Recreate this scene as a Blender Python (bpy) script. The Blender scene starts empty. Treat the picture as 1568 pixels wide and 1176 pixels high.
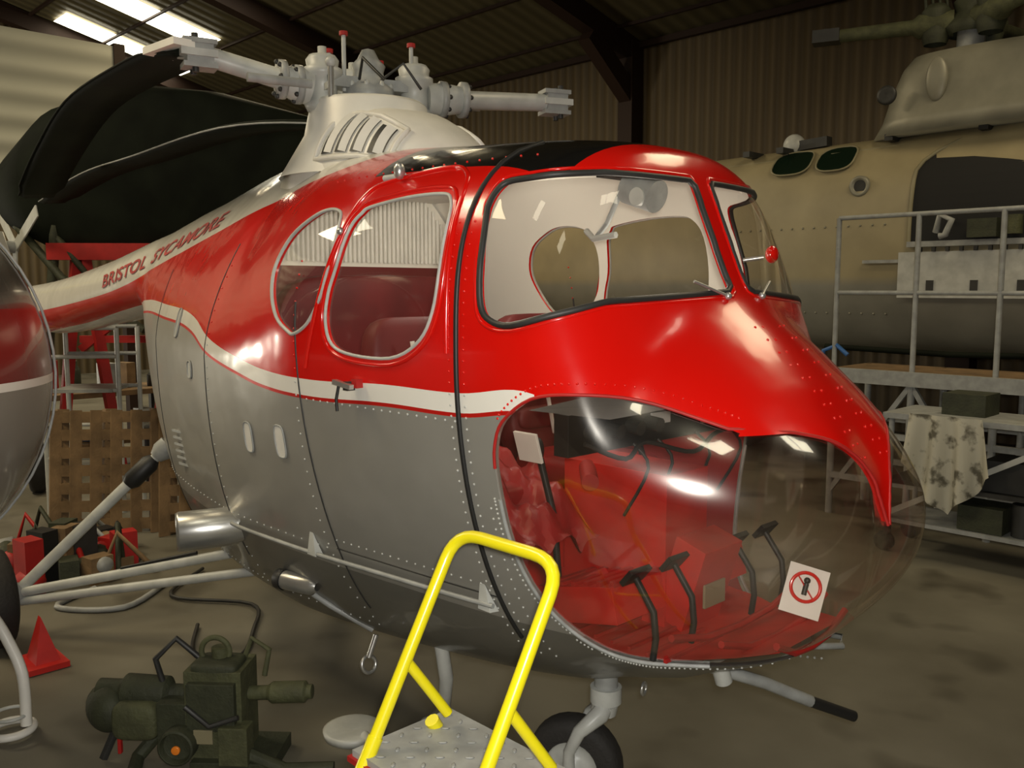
import bpy, math, bisect, random, bmesh
from mathutils import Vector, Matrix
random.seed(4)
F=1400.0
pit=math.atan(150/F);cp,sp=math.cos(pit),math.sin(pit)
CAM=Vector((2.074,-2.518,2.0))
scene=bpy.context.scene
scene.view_settings.view_transform='Standard'
COL=bpy.context.collection
# ------------------------------------------------------------ materials
def mat(name,col,rough=.5,metal=0,coat=0,noise=0,nscale=8,bump=0,bscale=60,emit=None,es=0,col2=None,spec=.5):
    m=bpy.data.materials.new(name);m.use_nodes=True;t=m.node_tree;b=t.nodes['Principled BSDF']
    b.inputs['Base Color'].default_value=(*col,1);b.inputs['Roughness'].default_value=rough;b.inputs['Metallic'].default_value=metal
    b.inputs['Coat Weight'].default_value=coat;b.inputs['Coat Roughness'].default_value=.05;b.inputs['Specular IOR Level'].default_value=spec
    tc=t.nodes.new('ShaderNodeTexCoord')
    if noise:
        n=t.nodes.new('ShaderNodeTexNoise');n.inputs['Scale'].default_value=nscale;n.inputs['Detail'].default_value=5
        r=t.nodes.new('ShaderNodeValToRGB');c2=col2 or tuple(c*(1-noise) for c in col)
        r.color_ramp.elements[0].position=.35;r.color_ramp.elements[1].position=.65
        r.color_ramp.elements[0].color=(*c2,1);r.color_ramp.elements[1].color=(*col,1)
        t.links.new(tc.outputs['Object'],n.inputs['Vector']);t.links.new(n.outputs[0],r.inputs[0]);t.links.new(r.outputs[0],b.inputs['Base Color'])
    if bump:
        n2=t.nodes.new('ShaderNodeTexNoise');n2.inputs['Scale'].default_value=bscale
        bp=t.nodes.new('ShaderNodeBump');bp.inputs['Strength'].default_value=bump;bp.inputs['Distance'].default_value=.01
        t.links.new(tc.outputs['Object'],n2.inputs['Vector']);t.links.new(n2.outputs[0],bp.inputs['Height']);t.links.new(bp.outputs[0],b.inputs['Normal'])
    if emit:
        b.inputs['Emission Color'].default_value=(*emit,1);b.inputs['Emission Strength'].default_value=es
    return m
def glass(name,tint,base=.04,rough=.015,haze=0,hrough=.2):
    m=bpy.data.materials.new(name);m.use_nodes=True;t=m.node_tree;t.nodes.remove(t.nodes['Principled BSDF']);o=t.nodes['Material Output'];L=t.links.new
    tr=t.nodes.new('ShaderNodeBsdfTransparent');tr.inputs[0].default_value=(*tint,1)
    g=t.nodes.new('ShaderNodeBsdfGlossy');g.inputs['Roughness'].default_value=rough;g.inputs[0].default_value=(1,.97,.92,1)
    ge=t.nodes.new('ShaderNodeNewGeometry');dp=t.nodes.new('ShaderNodeVectorMath');dp.operation='DOT_PRODUCT';L(ge.outputs['Normal'],dp.inputs[0]);L(ge.outputs['Incoming'],dp.inputs[1])
    def mt(op,a,b,c=None):
        k=t.nodes.new('ShaderNodeMath');k.operation=op
        for i,v in enumerate((a,b,c)):
            if v is None:continue
            if isinstance(v,(int,float)):k.inputs[i].default_value=v
            else:L(v,k.inputs[i])
        return k.outputs[0]
    ab=mt('ABSOLUTE',dp.outputs['Value'],0.0);iv=mt('SUBTRACT',1.0,ab);p5=mt('POWER',iv,4.5);f=mt('MULTIPLY_ADD',p5,.85,base)
    mx=t.nodes.new('ShaderNodeMixShader');L(f,mx.inputs[0]);L(tr.outputs[0],mx.inputs[1]);L(g.outputs[0],mx.inputs[2])
    out=mx
    if haze:
        g2=t.nodes.new('ShaderNodeBsdfGlossy');g2.inputs['Roughness'].default_value=hrough;g2.inputs[0].default_value=(1,.97,.92,1)
        m2=t.nodes.new('ShaderNodeMixShader');m2.inputs[0].default_value=haze;L(mx.outputs[0],m2.inputs[1]);L(g2.outputs[0],m2.inputs[2]);out=m2
    L(out.outputs[0],o.inputs[0])
    return m
M={}
M['red']=mat('red_paint',(.64,.006,.003),.18,coat=.6)
M['redd']=mat('red_matte',(.42,.012,.010),.55,noise=.25)
M['redi']=mat('red_cabin_paint',(.58,.022,.016),.45,noise=.2)
M['redv']=mat('red_vinyl',(.34,.013,.014),.4,noise=.35,nscale=4)
M['maroon']=mat('maroon_cloth',(.15,.012,.012),.6,noise=.3,nscale=5)
M['white']=mat('white_paint',(.80,.78,.72),.4,noise=.1)
M['cream']=mat('cream_lining',(.80,.78,.70),.6,noise=.12)
M['silver']=mat('silver_paint',(.40,.39,.36),.38,.4,noise=.15,nscale=5)
M['alu']=mat('aluminium',(.6,.6,.58),.3,.8,noise=.15)
M['grey']=mat('grey_paint',(.34,.35,.34),.45,noise=.25,nscale=14)
M['lgrey']=mat('light_grey_paint',(.5,.51,.48),.4,noise=.2,nscale=10)
M['black']=mat('black_rubber',(.012,.012,.012),.5)
M['dark']=mat('dark_metal',(.03,.03,.028),.5,noise=.4)
M['tyre']=mat('tyre_rubber',(.022,.02,.018),.75,noise=.3,bump=.3)
M['yellow']=mat('yellow_paint',(.85,.75,.01),.3,coat=.3)
M['olive']=mat('olive_canvas',(.085,.09,.04),.75,noise=.4,nscale=12,bump=.4)
M['olived']=mat('olive_dark',(.04,.045,.022),.7,noise=.4,nscale=10,bump=.3)
M['wood']=mat('pallet_wood',(.24,.15,.07),.8,noise=.4,nscale=6,bump=.3)
M['tan']=mat('primer_tan_paint',(.28,.25,.15),.45,noise=.25,nscale=2.5)
M['tansil']=mat('bare_silver_skin',(.28,.27,.21),.45,.2,noise=.25,nscale=3)
M['blk']=mat('dark_interior',(.006,.006,.006),.8)
M['dgreen']=mat('dark_green_paint',(.009,.012,.007),.75,noise=.5,nscale=3,spec=.12)
M['orange']=mat('orange_plastic',(.8,.22,.02),.4)
M['blue']=mat('blue_plastic',(.03,.12,.35),.5)
M['glass']=glass('perspex',(.96,.94,.91),base=.03)
M['bub']=glass('bubble_perspex',(.94,.89,.86),base=.09,rough=.045,haze=.055,hrough=.19)
M['gwin']=mat('dark_tinted_perspex',(.006,.014,.008),.25,spec=.3)
# ------------------------------------------------------------ mesh builder
class MB:
    def __init__(s,name): s.n=name;s.v=[];s.f=[];s.mi=[];s.sm=[];s.mats=[]
    def _m(s,m):
        m=M[m] if isinstance(m,str) else m
        if m not in s.mats:s.mats.append(m)
        return s.mats.index(m)
    def add(s,v,f,m,smooth=False):
        o=len(s.v);s.v+= [tuple(q) for q in v];k=s._m(m)
        for q in f:s.f.append(tuple(i+o for i in q));s.mi.append(k);s.sm.append(smooth)
    def box(s,c,size,m,rot=None):
        c=Vector(c);R=rot or Matrix.Identity(3)
        v=[c+R@Vector((sx*size[0]/2,sy*size[1]/2,sz*size[2]/2)) for sx in(-1,1) for sy in(-1,1) for sz in(-1,1)]
        s.add(v,[(0,1,3,2),(4,6,7,5),(0,4,5,1),(2,3,7,6),(0,2,6,4),(1,5,7,3)],m)
    def beam(s,a,b,w,h,m):
        a,b=Vector(a),Vector(b);d=(b-a);L=d.length;d.normalize();up=Vector((0,0,1)) if abs(d.z)<.95 else Vector((1,0,0))
        x=d;y=up.cross(x).normalized();z=x.cross(y);R=Matrix((x,y,z)).transposed();s.box((a+b)/2,(L,w,h),m,R)
    def tube(s,pts,r,m,seg=10,closed=False,caps=True):
        pts=[Vector(p) for p in pts];n=len(pts);rs=r if isinstance(r,(list,tuple)) else [r]*n
        V=[];prev=None
        for i,p in enumerate(pts):
            if closed: t=pts[(i+1)%n]-pts[i-1]
            else: t=pts[min(i+1,n-1)]-pts[max(i-1,0)]
            if t.length<1e-9:t=Vector((0,0,1))
            t.normalize()
            if prev is None:
                a=Vector((0,0,1)) if abs(t.z)<.9 else Vector((1,0,0));nx=a.cross(t).normalized()
            else:
                nx=prev-t*prev.dot(t)
                nx=nx.normalized() if nx.length>1e-6 else Vector((1,0,0))
            prev=nx;ny=t.cross(nx)
            for j in range(seg):
                an=2*math.pi*j/seg;V.append(p+(nx*math.cos(an)+ny*math.sin(an))*rs[i])
        Fs=[]
        for i in range(n if closed else n-1):
            for j in range(seg):
                a=i*seg+j;b=i*seg+(j+1)%seg;c=((i+1)%n)*seg+(j+1)%seg;d=((i+1)%n)*seg+j;Fs.append((a,b,c,d))
        s.add(V,Fs,m,True)
        if caps and not closed:
            s.add(V[:seg],[tuple(range(seg-1,-1,-1))],m);s.add(V[-seg:],[tuple(range(seg))],m)
    def cyl(s,a,b,r,m,r2=None,seg=20): s.tube([a,b],[r,r if r2 is None else r2],m,seg)
    def turned(s,base,axis,prof,m,seg=24):
        base=Vector(base);ax=Vector(axis).normalized()
        a=Vector((0,0,1)) if abs(ax.z)<.9 else Vector((1,0,0));nx=a.cross(ax).normalized();ny=ax.cross(nx)
        V=[base+ax*d+(nx*math.cos(2*math.pi*j/seg)+ny*math.sin(2*math.pi*j/seg))*r for d,r in prof for j in range(seg)]
        Fs=[(i*seg+j,i*seg+(j+1)%seg,(i+1)*seg+(j+1)%seg,(i+1)*seg+j) for i in range(len(prof)-1) for j in range(seg)]
        s.add(V,Fs,m,True)
    def ell(s,c,r,m,seg=20,rings=12,rot=None):
        R=rot or Matrix.Identity(3);c=Vector(c);V=[];Fs=[]
        for i in range(rings+1):
            t=math.pi*i/rings
            for j in range(seg):
                a=2*math.pi*j/seg;V.append(c+R@Vector((r[0]*math.sin(t)*math.cos(a),r[1]*math.sin(t)*math.sin(a),r[2]*math.cos(t))))
        for i in range(rings):
            for j in range(seg):Fs.append((i*seg+j,(i+1)*seg+j,(i+1)*seg+(j+1)%seg,i*seg+(j+1)%seg))
        s.add(V,Fs,m,True)
    def cushion(s,c,size,m,rot=None,p=.35,seg=28,rings=14):
        R=rot or Matrix.Identity(3);c=Vector(c);V=[];Fs=[];f=lambda v:math.copysign(abs(v)**p,v)
        for i in range(rings+1):
            t=-math.pi/2+math.pi*i/rings
            for j in range(seg):
                a=2*math.pi*j/seg;V.append(c+R@Vector((size[0]/2*f(math.cos(t))*f(math.cos(a)),size[1]/2*f(math.cos(t))*f(math.sin(a)),size[2]/2*math.copysign(abs(math.sin(t))**(p*1.6),math.sin(t)))))
        for i in range(rings):
            for j in range(seg):Fs.append((i*seg+j,(i+1)*seg+j,(i+1)*seg+(j+1)%seg,i*seg+(j+1)%seg))
        s.add(V,Fs,m,True)
    def torus(s,c,axis,R,r,m,seg=28,ss=10):
        c=Vector(c);ax=Vector(axis).normalized();a=Vector((0,0,1)) if abs(ax.z)<.9 else Vector((1,0,0));nx=a.cross(ax).normalized();ny=ax.cross(nx)
        s.tube([c+(nx*math.cos(2*math.pi*j/seg)+ny*math.sin(2*math.pi*j/seg))*R for j in range(seg)],r,m,ss,closed=True)
    def loft(s,rings,m,smooth=True,caps=True):
        n=len(rings[0]);V=[p for r in rings for p in r];Fs=[(i*n+j,i*n+(j+1)%n,(i+1)*n+(j+1)%n,(i+1)*n+j) for i in range(len(rings)-1) for j in range(n)]
        if caps:Fs+= [tuple(range(n-1,-1,-1)),tuple((len(rings)-1)*n+j for j in range(n))]
        s.add(V,Fs,m,smooth)
    def done(s,parent=None,bevel=0,recalc=True):
        me=bpy.data.meshes.new(s.n);me.from_pydata(s.v,[],s.f)
        for m in s.mats:me.materials.append(m)
        for p,k,q in zip(me.polygons,s.mi,s.sm):p.material_index=k;p.use_smooth=q
        me.update()
        if recalc:
            bm=bmesh.new();bm.from_mesh(me);bmesh.ops.recalc_face_normals(bm,faces=bm.faces);bm.to_mesh(me);bm.free()
        o=bpy.data.objects.new(s.n,me);COL.objects.link(o)
        if parent:o.parent=parent
        if bevel:
            b=o.modifiers.new('b','BEVEL');b.width=bevel;b.segments=2;b.limit_method='ANGLE'
        return o
def empty(n):
    e=bpy.data.objects.new(n,None);COL.objects.link(e);return e
def crom(pts,sub=6,closed=True):
    n=len(pts);out=[]
    rng=n if closed else n-1
    for i in range(rng):
        g=lambda k: Vector(pts[k%n]) if closed else Vector(pts[max(0,min(n-1,k))])
        p0,p1,p2,p3=g(i-1),g(i),g(i+1),g(i+2)
        for j in range(sub):
            t=j/sub;out.append(.5*((2*p1)+(p2-p0)*t+(2*p0-5*p1+4*p2-p3)*t*t+(3*p1-p0-3*p2+p3)*t**3))
    if not closed:out.append(Vector(pts[-1]))
    return out
# ------------------------------------------------------------ hull definition (X forward, Y port, Z up)
TAB=[(-7.6,1.98,1.72,.12,1.85,2,2),
(-6.1,2.05,1.62,.19,1.84,2,2),
(-4.6,2.2,1.75,.23,1.97,2,2),
(-3.75,2.33,1.82,.26,2.05,1.9,2),
(-3.5,2.37,1.40,.30,1.98,1.8,2),
(-3.35,2.40,.95,.36,1.88,1.75,2),
(-3.1,2.45,.62,.44,1.76,1.7,2.1),
(-2.7,2.52,.44,.55,1.70,1.6,2.2),
(-2.2,2.62,.38,.66,1.70,1.5,2.2),
(-1.7,2.68,.37,.74,1.70,1.5,2.2),
(-1.3,2.66,.39,.77,1.72,1.8,2.1),
(-.95,2.59,.42,.78,1.75,2.3,2.05),
(-.5,2.54,.47,.77,1.78,2.8,2),
(0,2.50,.56,.75,1.80,3.0,2),
(.2,2.475,.63,.735,1.78,2.8,2),
(.3,2.44,.66,.72,1.72,2.3,2),
(.36,2.34,.68,.705,1.66,2.1,2),
(.42,2.2,.70,.69,1.6,1.9,2),
(.52,1.99,.75,.65,1.5,1.7,2),
(.68,1.84,.82,.57,1.42,1.8,2),
(.84,1.69,.91,.46,1.38,2,2),
(.96,1.58,1.01,.35,1.34,2,2),
(1.05,1.46,1.13,.22,1.31,2,2),
(1.095,1.33,1.27,.03,1.30,2,2)]
US=[t[0] for t in TAB]
def mk(xs,ys):
    n=len(xs);d=[(ys[i+1]-ys[i])/(xs[i+1]-xs[i]) for i in range(n-1)]
    return [d[0]]+[0 if d[i-1]*d[i]<=0 else 2*d[i-1]*d[i]/(d[i-1]+d[i]) for i in range(1,n-1)]+[d[-1]]
def herm(xs,ys,m,x):
    x=max(xs[0],min(xs[-1],x));i=min(len(xs)-2,max(0,bisect.bisect_right(xs,x)-1));h=xs[i+1]-xs[i];t=(x-xs[i])/h
    return (2*t**3-3*t*t+1)*ys[i]+(t**3-2*t*t+t)*h*m[i]+(-2*t**3+3*t*t)*ys[i+1]+(t**3-t*t)*h*m[i+1]
CO=[([t[c] for t in TAB],mk(US,[t[c] for t in TAB])) for c in range(1,7)]
def sec(u): return [herm(US,ys,m,u) for ys,m in CO]
def cleft(y,z): return .075*math.exp(-(y/.14)**2)*max(0,1-abs((z-1.28)/.42)**2)
def inside(x,y,z):
    x=x+cleft(y,z)
    if x>US[-1] or x<US[0]: return False
    zt,zb,wm,zw,nt,nb=sec(x)
    if z>=zt or z<=zb: return False
    if z>zw: return (abs(y)/wm)**nt+((z-zw)/(zt-zw))**nt<1
    return (abs(y)/wm)**nb+((zw-z)/(zw-zb))**nb<1
def xsurf(y,z):
    x=1.1
    while x>0:
        if inside(x,y,z):return x
        x-=.002
    return 0
def ysurf(x,z):
    y=.3
    for _ in range(8):
        xx=x+cleft(y,z)
        if xx>US[-1]:return None
        zt,zb,wm,zw,nt,nb=sec(xx)
        if z>=zt or z<=zb: 
            ny=0
        else:
            r=(z-zw)/(zt-zw) if z>zw else (zw-z)/(zw-zb);n=nt if z>zw else nb
            ny=wm*(1-r**n)**(1/n)
        y=(y+ny)/2 if _<6 else ny
    return y
def secpt(u,a):
    zt,zb,wm,zw,nt,nb=sec(u);c,s_=math.cos(a),math.sin(a);n=nt if s_>0 else nb
    y=wm*math.copysign(abs(c)**(2/n),c);z=zw+((zt-zw) if s_>0 else (zw-zb))*math.copysign(abs(s_)**(2/n),s_)
    return Vector((u-cleft(y,z),y,z))
us=[];u=US[0]
while u<-3.9: us.append(u);u+=.12
while u<.25: us.append(u);u+=.04
while u<.95: us.append(u);u+=.02
while u<1.088: us.append(u);u+=.008
us.append(1.095)
N=96
HV=[secpt(u,2*math.pi*j/N) for u in us for j in range(N)]
HF=[(i*N+j,i*N+(j+1)%N,(i+1)*N+(j+1)%N,(i+1)*N+j) for i in range(len(us)-1) for j in range(N)]
HF+=[tuple(range(N)),tuple((len(us)-1)*N+j for j in range(N-1,-1,-1))]
D=crom([(x/100,z/100) for x,z in [(-54,228),(-35,230),(-18,230),(-12,228),(-9,221),(-9,202),(-12,190),(-19,182),(-32,177),(-53,177),(-65,180),(-69,188),(-68,198),(-65,207),(-62,221),(-58,226)]],4)
R=crom([(x/100,z/100) for x,z in [(-75,228),(-84,229),(-94,227),(-107,220),(-113,209),(-111,199),(-104,189),(-95,184),(-90,183),(-81,187),(-74,195),(-71,202),(-69,216),(-71,225)]],4)
YC=.045
Wtop=[(.06,2.24),(.063,2.285),(.085,2.318),(.16,2.328),(.24,2.337),(.30,2.345)]
Wbot=[(.42,1.962),(.36,1.932),(.22,1.893),(.14,1.905),(.10,1.95),(.085,2.08)]
WT=crom(Wtop,4,False);WB=crom(Wbot,4,False)
W=WT+[Vector((.70,2.35)),Vector((.70,1.99)),Vector((.50,1.985))]+WB
Btop=[(.13,1.46),(.14,1.53),(.18,1.61),(.29,1.685),(.42,1.705),(.54,1.69),(.69,1.64),(.80,1.595),(.90,1.53),(.98,1.44),(1.01,1.375)]
Blow=[(.90,.905),(.70,.865),(.53,.85),(.42,.845),(.33,.855),(.24,.92),(.17,1.04),(.135,1.21),(.13,1.36)]
Bt=[(p[0],p[1]) for p in crom(Btop,4,False)];Bl=[(p[0],p[1]) for p in crom(Blow,4,False)]
B=[Vector(b) for b in Bt[:28]+[(.7931,1.3347),(1.2513,1.3347),(1.2513,.9031)]+Bl]
TG=[Vector(p) for p in crom([(.004,1.325),(.03,1.40),(.06,1.475),(.11,1.535),(.18,1.58),(.27,1.605)],5,False)]
FP=TG+[Vector((.5037,1.5963)),Vector((.5037,1.2171)),Vector((.004,1.2171))]
def pip(poly,x,y):
    c=False;n=len(poly)
    for i in range(n):
        x1,y1=poly[i][0],poly[i][1];x2,y2=poly[i-1][0],poly[i-1][1]
        if (y1>y)!=(y2>y) and x<(x2-x1)*(y-y1)/(y2-y1)+x1:c=not c
    return c
def expand(poly,e):
    n=len(poly);out=[];A=sum(poly[i-1][0]*poly[i][1]-poly[i][0]*poly[i-1][1] for i in range(n));sg=1 if A>0 else -1
    for i in range(n):
        t=(Vector(poly[(i+1)%n])-Vector(poly[i-1]));t=t.normalized() if t.length>0 else t
        out.append(Vector(poly[i])+Vector((t.y,-t.x))*e*sg)
    return out
heli=empty('helicopter')
def paint():
    m=bpy.data.materials.new('fuselage_paint');m.use_nodes=True;t=m.node_tree;b=t.nodes['Principled BSDF'];L=t.links.new
    tc=t.nodes.new('ShaderNodeTexCoord');sx=t.nodes.new('ShaderNodeSeparateXYZ');L(tc.outputs['Object'],sx.inputs[0])
    X,Y,Z=sx.outputs
    mr=t.nodes.new('ShaderNodeMapRange');mr.inputs[1].default_value=-8;mr.inputs[2].default_value=1.2;L(X,mr.inputs[0])
    def fc(pts):
        n=t.nodes.new('ShaderNodeFloatCurve');c=n.mapping.curves[0]
        pts=[((x+8)/9.2,z/3) for x,z in pts]
        c.points[0].location=pts[0];c.points[1].location=pts[-1]
        for p in pts[1:-1]:c.points.new(*p)
        n.mapping.update();L(mr.outputs[0],n.inputs['Value'])
        k=t.nodes.new('ShaderNodeMath');k.operation='MULTIPLY';k.inputs[1].default_value=3;L(n.outputs[0],k.inputs[0]);return k.outputs[0]
    def mth(op,a,b_):
        k=t.nodes.new('ShaderNodeMath');k.operation=op
        for i,v in enumerate((a,b_)):
            if isinstance(v,(int,float)):k.inputs[i].default_value=v
            else:L(v,k.inputs[i])
        return k.outputs[0]
    st=fc([(-8,1.45),(-5.3,1.71),(-3.2,1.93),(-2.65,1.915),(-2.02,1.87),(-1.7,1.775),(-1.38,1.715),(-1.15,1.68),(-.82,1.665),(-.36,1.68),(0,1.68),(.3,1.70),(.36,1.3),(1.2,1.2)])
    sp_=fc([(-8,1.70),(-4.5,1.94),(-3.2,2.13),(-2.3,2.27),(-1.48,2.42),(-.98,2.5),(-.80,2.62),(-.78,2.99),(1.2,2.99)])
    red=mth('GREATER_THAN',Z,st);wh=mth('GREATER_THAN',Z,mth('SUBTRACT',st,.062));thin=mth('GREATER_THAN',Z,mth('SUBTRACT',st,.075));spn=mth('GREATER_THAN',Z,sp_)
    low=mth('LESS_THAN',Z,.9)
    def mix(f,a,bb):
        k=t.nodes.new('ShaderNodeMix');k.data_type='RGBA';L(f,k.inputs[0])
        for i,v in ((6,a),(7,bb)):
            if isinstance(v,tuple):k.inputs[i].default_value=(*v,1)
            else:L(v,k.inputs[i])
        return k.outputs[2]
    nz=t.nodes.new('ShaderNodeTexNoise');nz.inputs['Scale'].default_value=3;L(tc.outputs['Object'],nz.inputs['Vector'])
    sil=mix(nz.outputs[0],(.28,.272,.245),(.37,.36,.33))
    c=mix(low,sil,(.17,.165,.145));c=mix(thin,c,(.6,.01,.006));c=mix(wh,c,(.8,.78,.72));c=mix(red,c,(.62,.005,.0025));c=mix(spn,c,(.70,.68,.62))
    ay=mth('ABSOLUTE',Y,0.0)
    rf=mth('MULTIPLY',mth('MULTIPLY',mth('GREATER_THAN',X,-.66),mth('LESS_THAN',X,.24)),mth('MULTIPLY',mth('LESS_THAN',ay,.57),mth('MULTIPLY',mth('GREATER_THAN',ay,.05),mth('GREATER_THAN',Z,2.3))))
    c=mix(rf,c,(.006,.006,.006))
    L(c,b.inputs['Base Color'])
    ns=mth('SUBTRACT',1.0,mth('MAXIMUM',red,wh))
    rr=mth('MULTIPLY_ADD',ns,.24);rr.node.inputs[2].default_value=.2;L(rr,b.inputs['Roughness'])
    L(mth('MULTIPLY',ns,.3),b.inputs['Metallic']);b.inputs['Coat Weight'].default_value=.35;b.inputs['Coat Roughness'].default_value=.06
    nb_=t.nodes.new('ShaderNodeTexNoise');nb_.inputs['Scale'].default_value=4;bp=t.nodes.new('ShaderNodeBump');bp.inputs['Strength'].default_value=.45;bp.inputs['Distance'].default_value=.015
    L(tc.outputs['Object'],nb_.inputs['Vector']);L(nb_.outputs[0],bp.inputs['Height']);L(bp.outputs[0],b.inputs['Normal']);L(bp.outputs[0],b.inputs['Coat Normal'])
    return m
def lining(name='cabin_lining',zs=1.72,low=(.25,.015,.014)):
    m=mat(name,(.6,.58,.5),.6);t=m.node_tree;b=t.nodes['Principled BSDF'];L=t.links.new
    tc=t.nodes.new('ShaderNodeTexCoord');sx=t.nodes.new('ShaderNodeSeparateXYZ');L(tc.outputs['Object'],sx.inputs[0])
    g=t.nodes.new('ShaderNodeMath');g.operation='GREATER_THAN';g.inputs[1].default_value=zs;L(sx.outputs[2],g.inputs[0])
    k=t.nodes.new('ShaderNodeMix');k.data_type='RGBA';L(g.outputs[0],k.inputs[0]);k.inputs[6].default_value=(*low,1);k.inputs[7].default_value=(.80,.77,.68,1);L(k.outputs[2],b.inputs['Base Color'])
    return m
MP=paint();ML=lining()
# --- shell: solidify, then cut the window openings one by one (each cut verified)
def area(me): return sum(p.area for p in me.polygons)
def eval_mesh(me,setup):
    o=bpy.data.objects.new('tmp',me);COL.objects.link(o);setup(o)
    dg=bpy.context.evaluated_depsgraph_get();dg.update()
    r=bpy.data.meshes.new_from_object(o.evaluated_get(dg));bpy.data.objects.remove(o,do_unlink=True);return r
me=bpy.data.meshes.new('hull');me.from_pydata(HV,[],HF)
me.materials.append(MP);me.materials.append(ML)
for p in me.polygons:p.use_smooth=True
bm=bmesh.new();bm.from_mesh(me);bmesh.ops.recalc_face_normals(bm,faces=bm.faces);bm.to_mesh(me);bm.free()
def s1(o):
    so=o.modifiers.new('s','SOLIDIFY');so.thickness=.018;so.offset=-1;so.material_offset=1;so.use_even_offset=False
cur=eval_mesh(me,s1)
def prism(V,n):
    Fs=[(i,(i+1)%n,n+(i+1)%n,n+i) for i in range(n)]+[tuple(range(n-1,-1,-1)),tuple(range(n,2*n))]
    cm=bpy.data.meshes.new('cut');cm.from_pydata(V,[],Fs);b2=bmesh.new();b2.from_mesh(cm);bmesh.ops.recalc_face_normals(b2,faces=b2.faces);bmesh.ops.triangulate(b2,faces=[f for f in b2.faces if len(f.verts)>4]);b2.to_mesh(cm);b2.free()
    return cm
def cut(cur,V,n,minloss,maxloss):
    a0=area(cur);best=None
    for k,(solver,selfi) in enumerate((('EXACT',False),('EXACT',True),('FAST',False),('EXACT',False),('FAST',False))):
        j=(0,0,0,.0013,.0021)[k]
        co=bpy.data.objects.new('cutter',prism([(a+j,b,c+j) for a,b,c in V],n));COL.objects.link(co)
        def st(o):
            bo=o.modifiers.new('b','BOOLEAN');bo.operation='DIFFERENCE';bo.solver=solver;bo.object=co
            if solver=='EXACT':bo.use_self=selfi
        r=eval_mesh(cur,st);bpy.data.objects.remove(co,do_unlink=True)
        loss=a0-area(r)
        if minloss<loss<maxloss:return r
    return cur
def two(poly,y0=-1.3,y1=1.3):return [(p[0],y0,p[1]) for p in poly]+[(p[0],y1,p[1]) for p in poly]
cur=cut(cur,two(D),len(D),.3,2.5);cur=cut(cur,two(R),len(R),.2,2.5)
for s_ in(-1,1):cur=cut(cur,two(W,s_*YC,s_*1.3),len(W),.1,2.5)
cur=cut(cur,two(B),len(B),.8,6)
for s_ in(-1,1):
    cur=cut(cur,[(.771,s_*p[0],p[1]) for p in FP]+[(1.3,s_*p[0],p[1]) for p in FP],len(FP),.005,1.5)
hull=bpy.data.objects.new('fuselage_shell',cur);COL.objects.link(hull);hull.parent=heli
for p in cur.polygons:p.use_smooth=True
hull.data.set_sharp_from_angle(angle=math.radians(40))
def pane(name,poly,m,e=.02,off=.009,front=False,ymin=0):
    P=expand(poly,e);P2=expand(FP,e);vi={};V=[];Fs=[]
    def ok(v):
        if abs(v.y)<ymin:return False
        return pip(P,v.x,v.z) or (front and v.x>.75 and pip(P2,abs(v.y),v.z))
    for f in HF[:-2]:
        c=sum((HV[i] for i in f),Vector())/4
        if ok(c):
            q=[]
            for i in f:
                if i not in vi:
                    vi[i]=len(V);i0,j0=divmod(i,N)
                    a=HV[i0*N+(j0+1)%N]-HV[i0*N+(j0-1)%N];b=HV[min(i0+1,len(us)-1)*N+j0]-HV[max(i0-1,0)*N+j0]
                    nn=a.cross(b);nn=nn.normalized() if nn.length>1e-9 else Vector((1,0,0))
                    if nn.dot(HV[i]-Vector((min(HV[i].x-.4,.5),0,1.5)))<0:nn=-nn
                    V.append(HV[i]-nn*off)
                q.append(vi[i])
            Fs.append(q)
    if name=='nose_bubble':
        q=[]
        for j in range(N):
            i=(len(us)-1)*N+j
            if i in vi:q.append(vi[i])
        if len(q)==N:Fs.append(q)
    b=MB(name);b.add(V,Fs,m,True);return b.done(heli)
pane('door_windows',D,'glass');pane('rear_windows',R,'glass');pane('windscreen',W,'glass',e=.012,ymin=YC-.02);pane('nose_bubble',B,'bub',off=.006,front=True)
def spt(x,z,side=-1,off=0):
    y=ysurf(x,z)
    if y is None:return None
    return Vector((x,side*(y+off),z))
def wrim(side,e=0):
    out=[spt(p.x-e,p.y+e,side) for p in WT]
    y0=abs(out[-1].y);z0=2.345+e;yc=YC-e*.6
    for k in range(1,11):
        y=y0+(yc+.02-y0)*k/10;out.append(Vector((xsurf(y,z0),side*y,z0)))
    for k in range(0,15):
        z=z0-.02-(z0-.02-(2.005-e))*k/14;out.append(Vector((xsurf(yc,z),side*yc,z)))
    q=spt(WB[0].x,WB[0].y-e,side);y1=abs(q.y)
    for k in range(0,8):
        y=(yc+.03)+(y1-yc-.03)*k/8;z=(1.988-e)+(WB[0].y-1.988)*k/8;out.append(Vector((xsurf(y,z),side*y,z)))
    out+=[spt(p.x-(e if p.x<.2 else 0),p.y-e*(1 if p.y<1.98 else 0),side) for p in WB]
    return out
tr=MB('window_frames')
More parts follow.
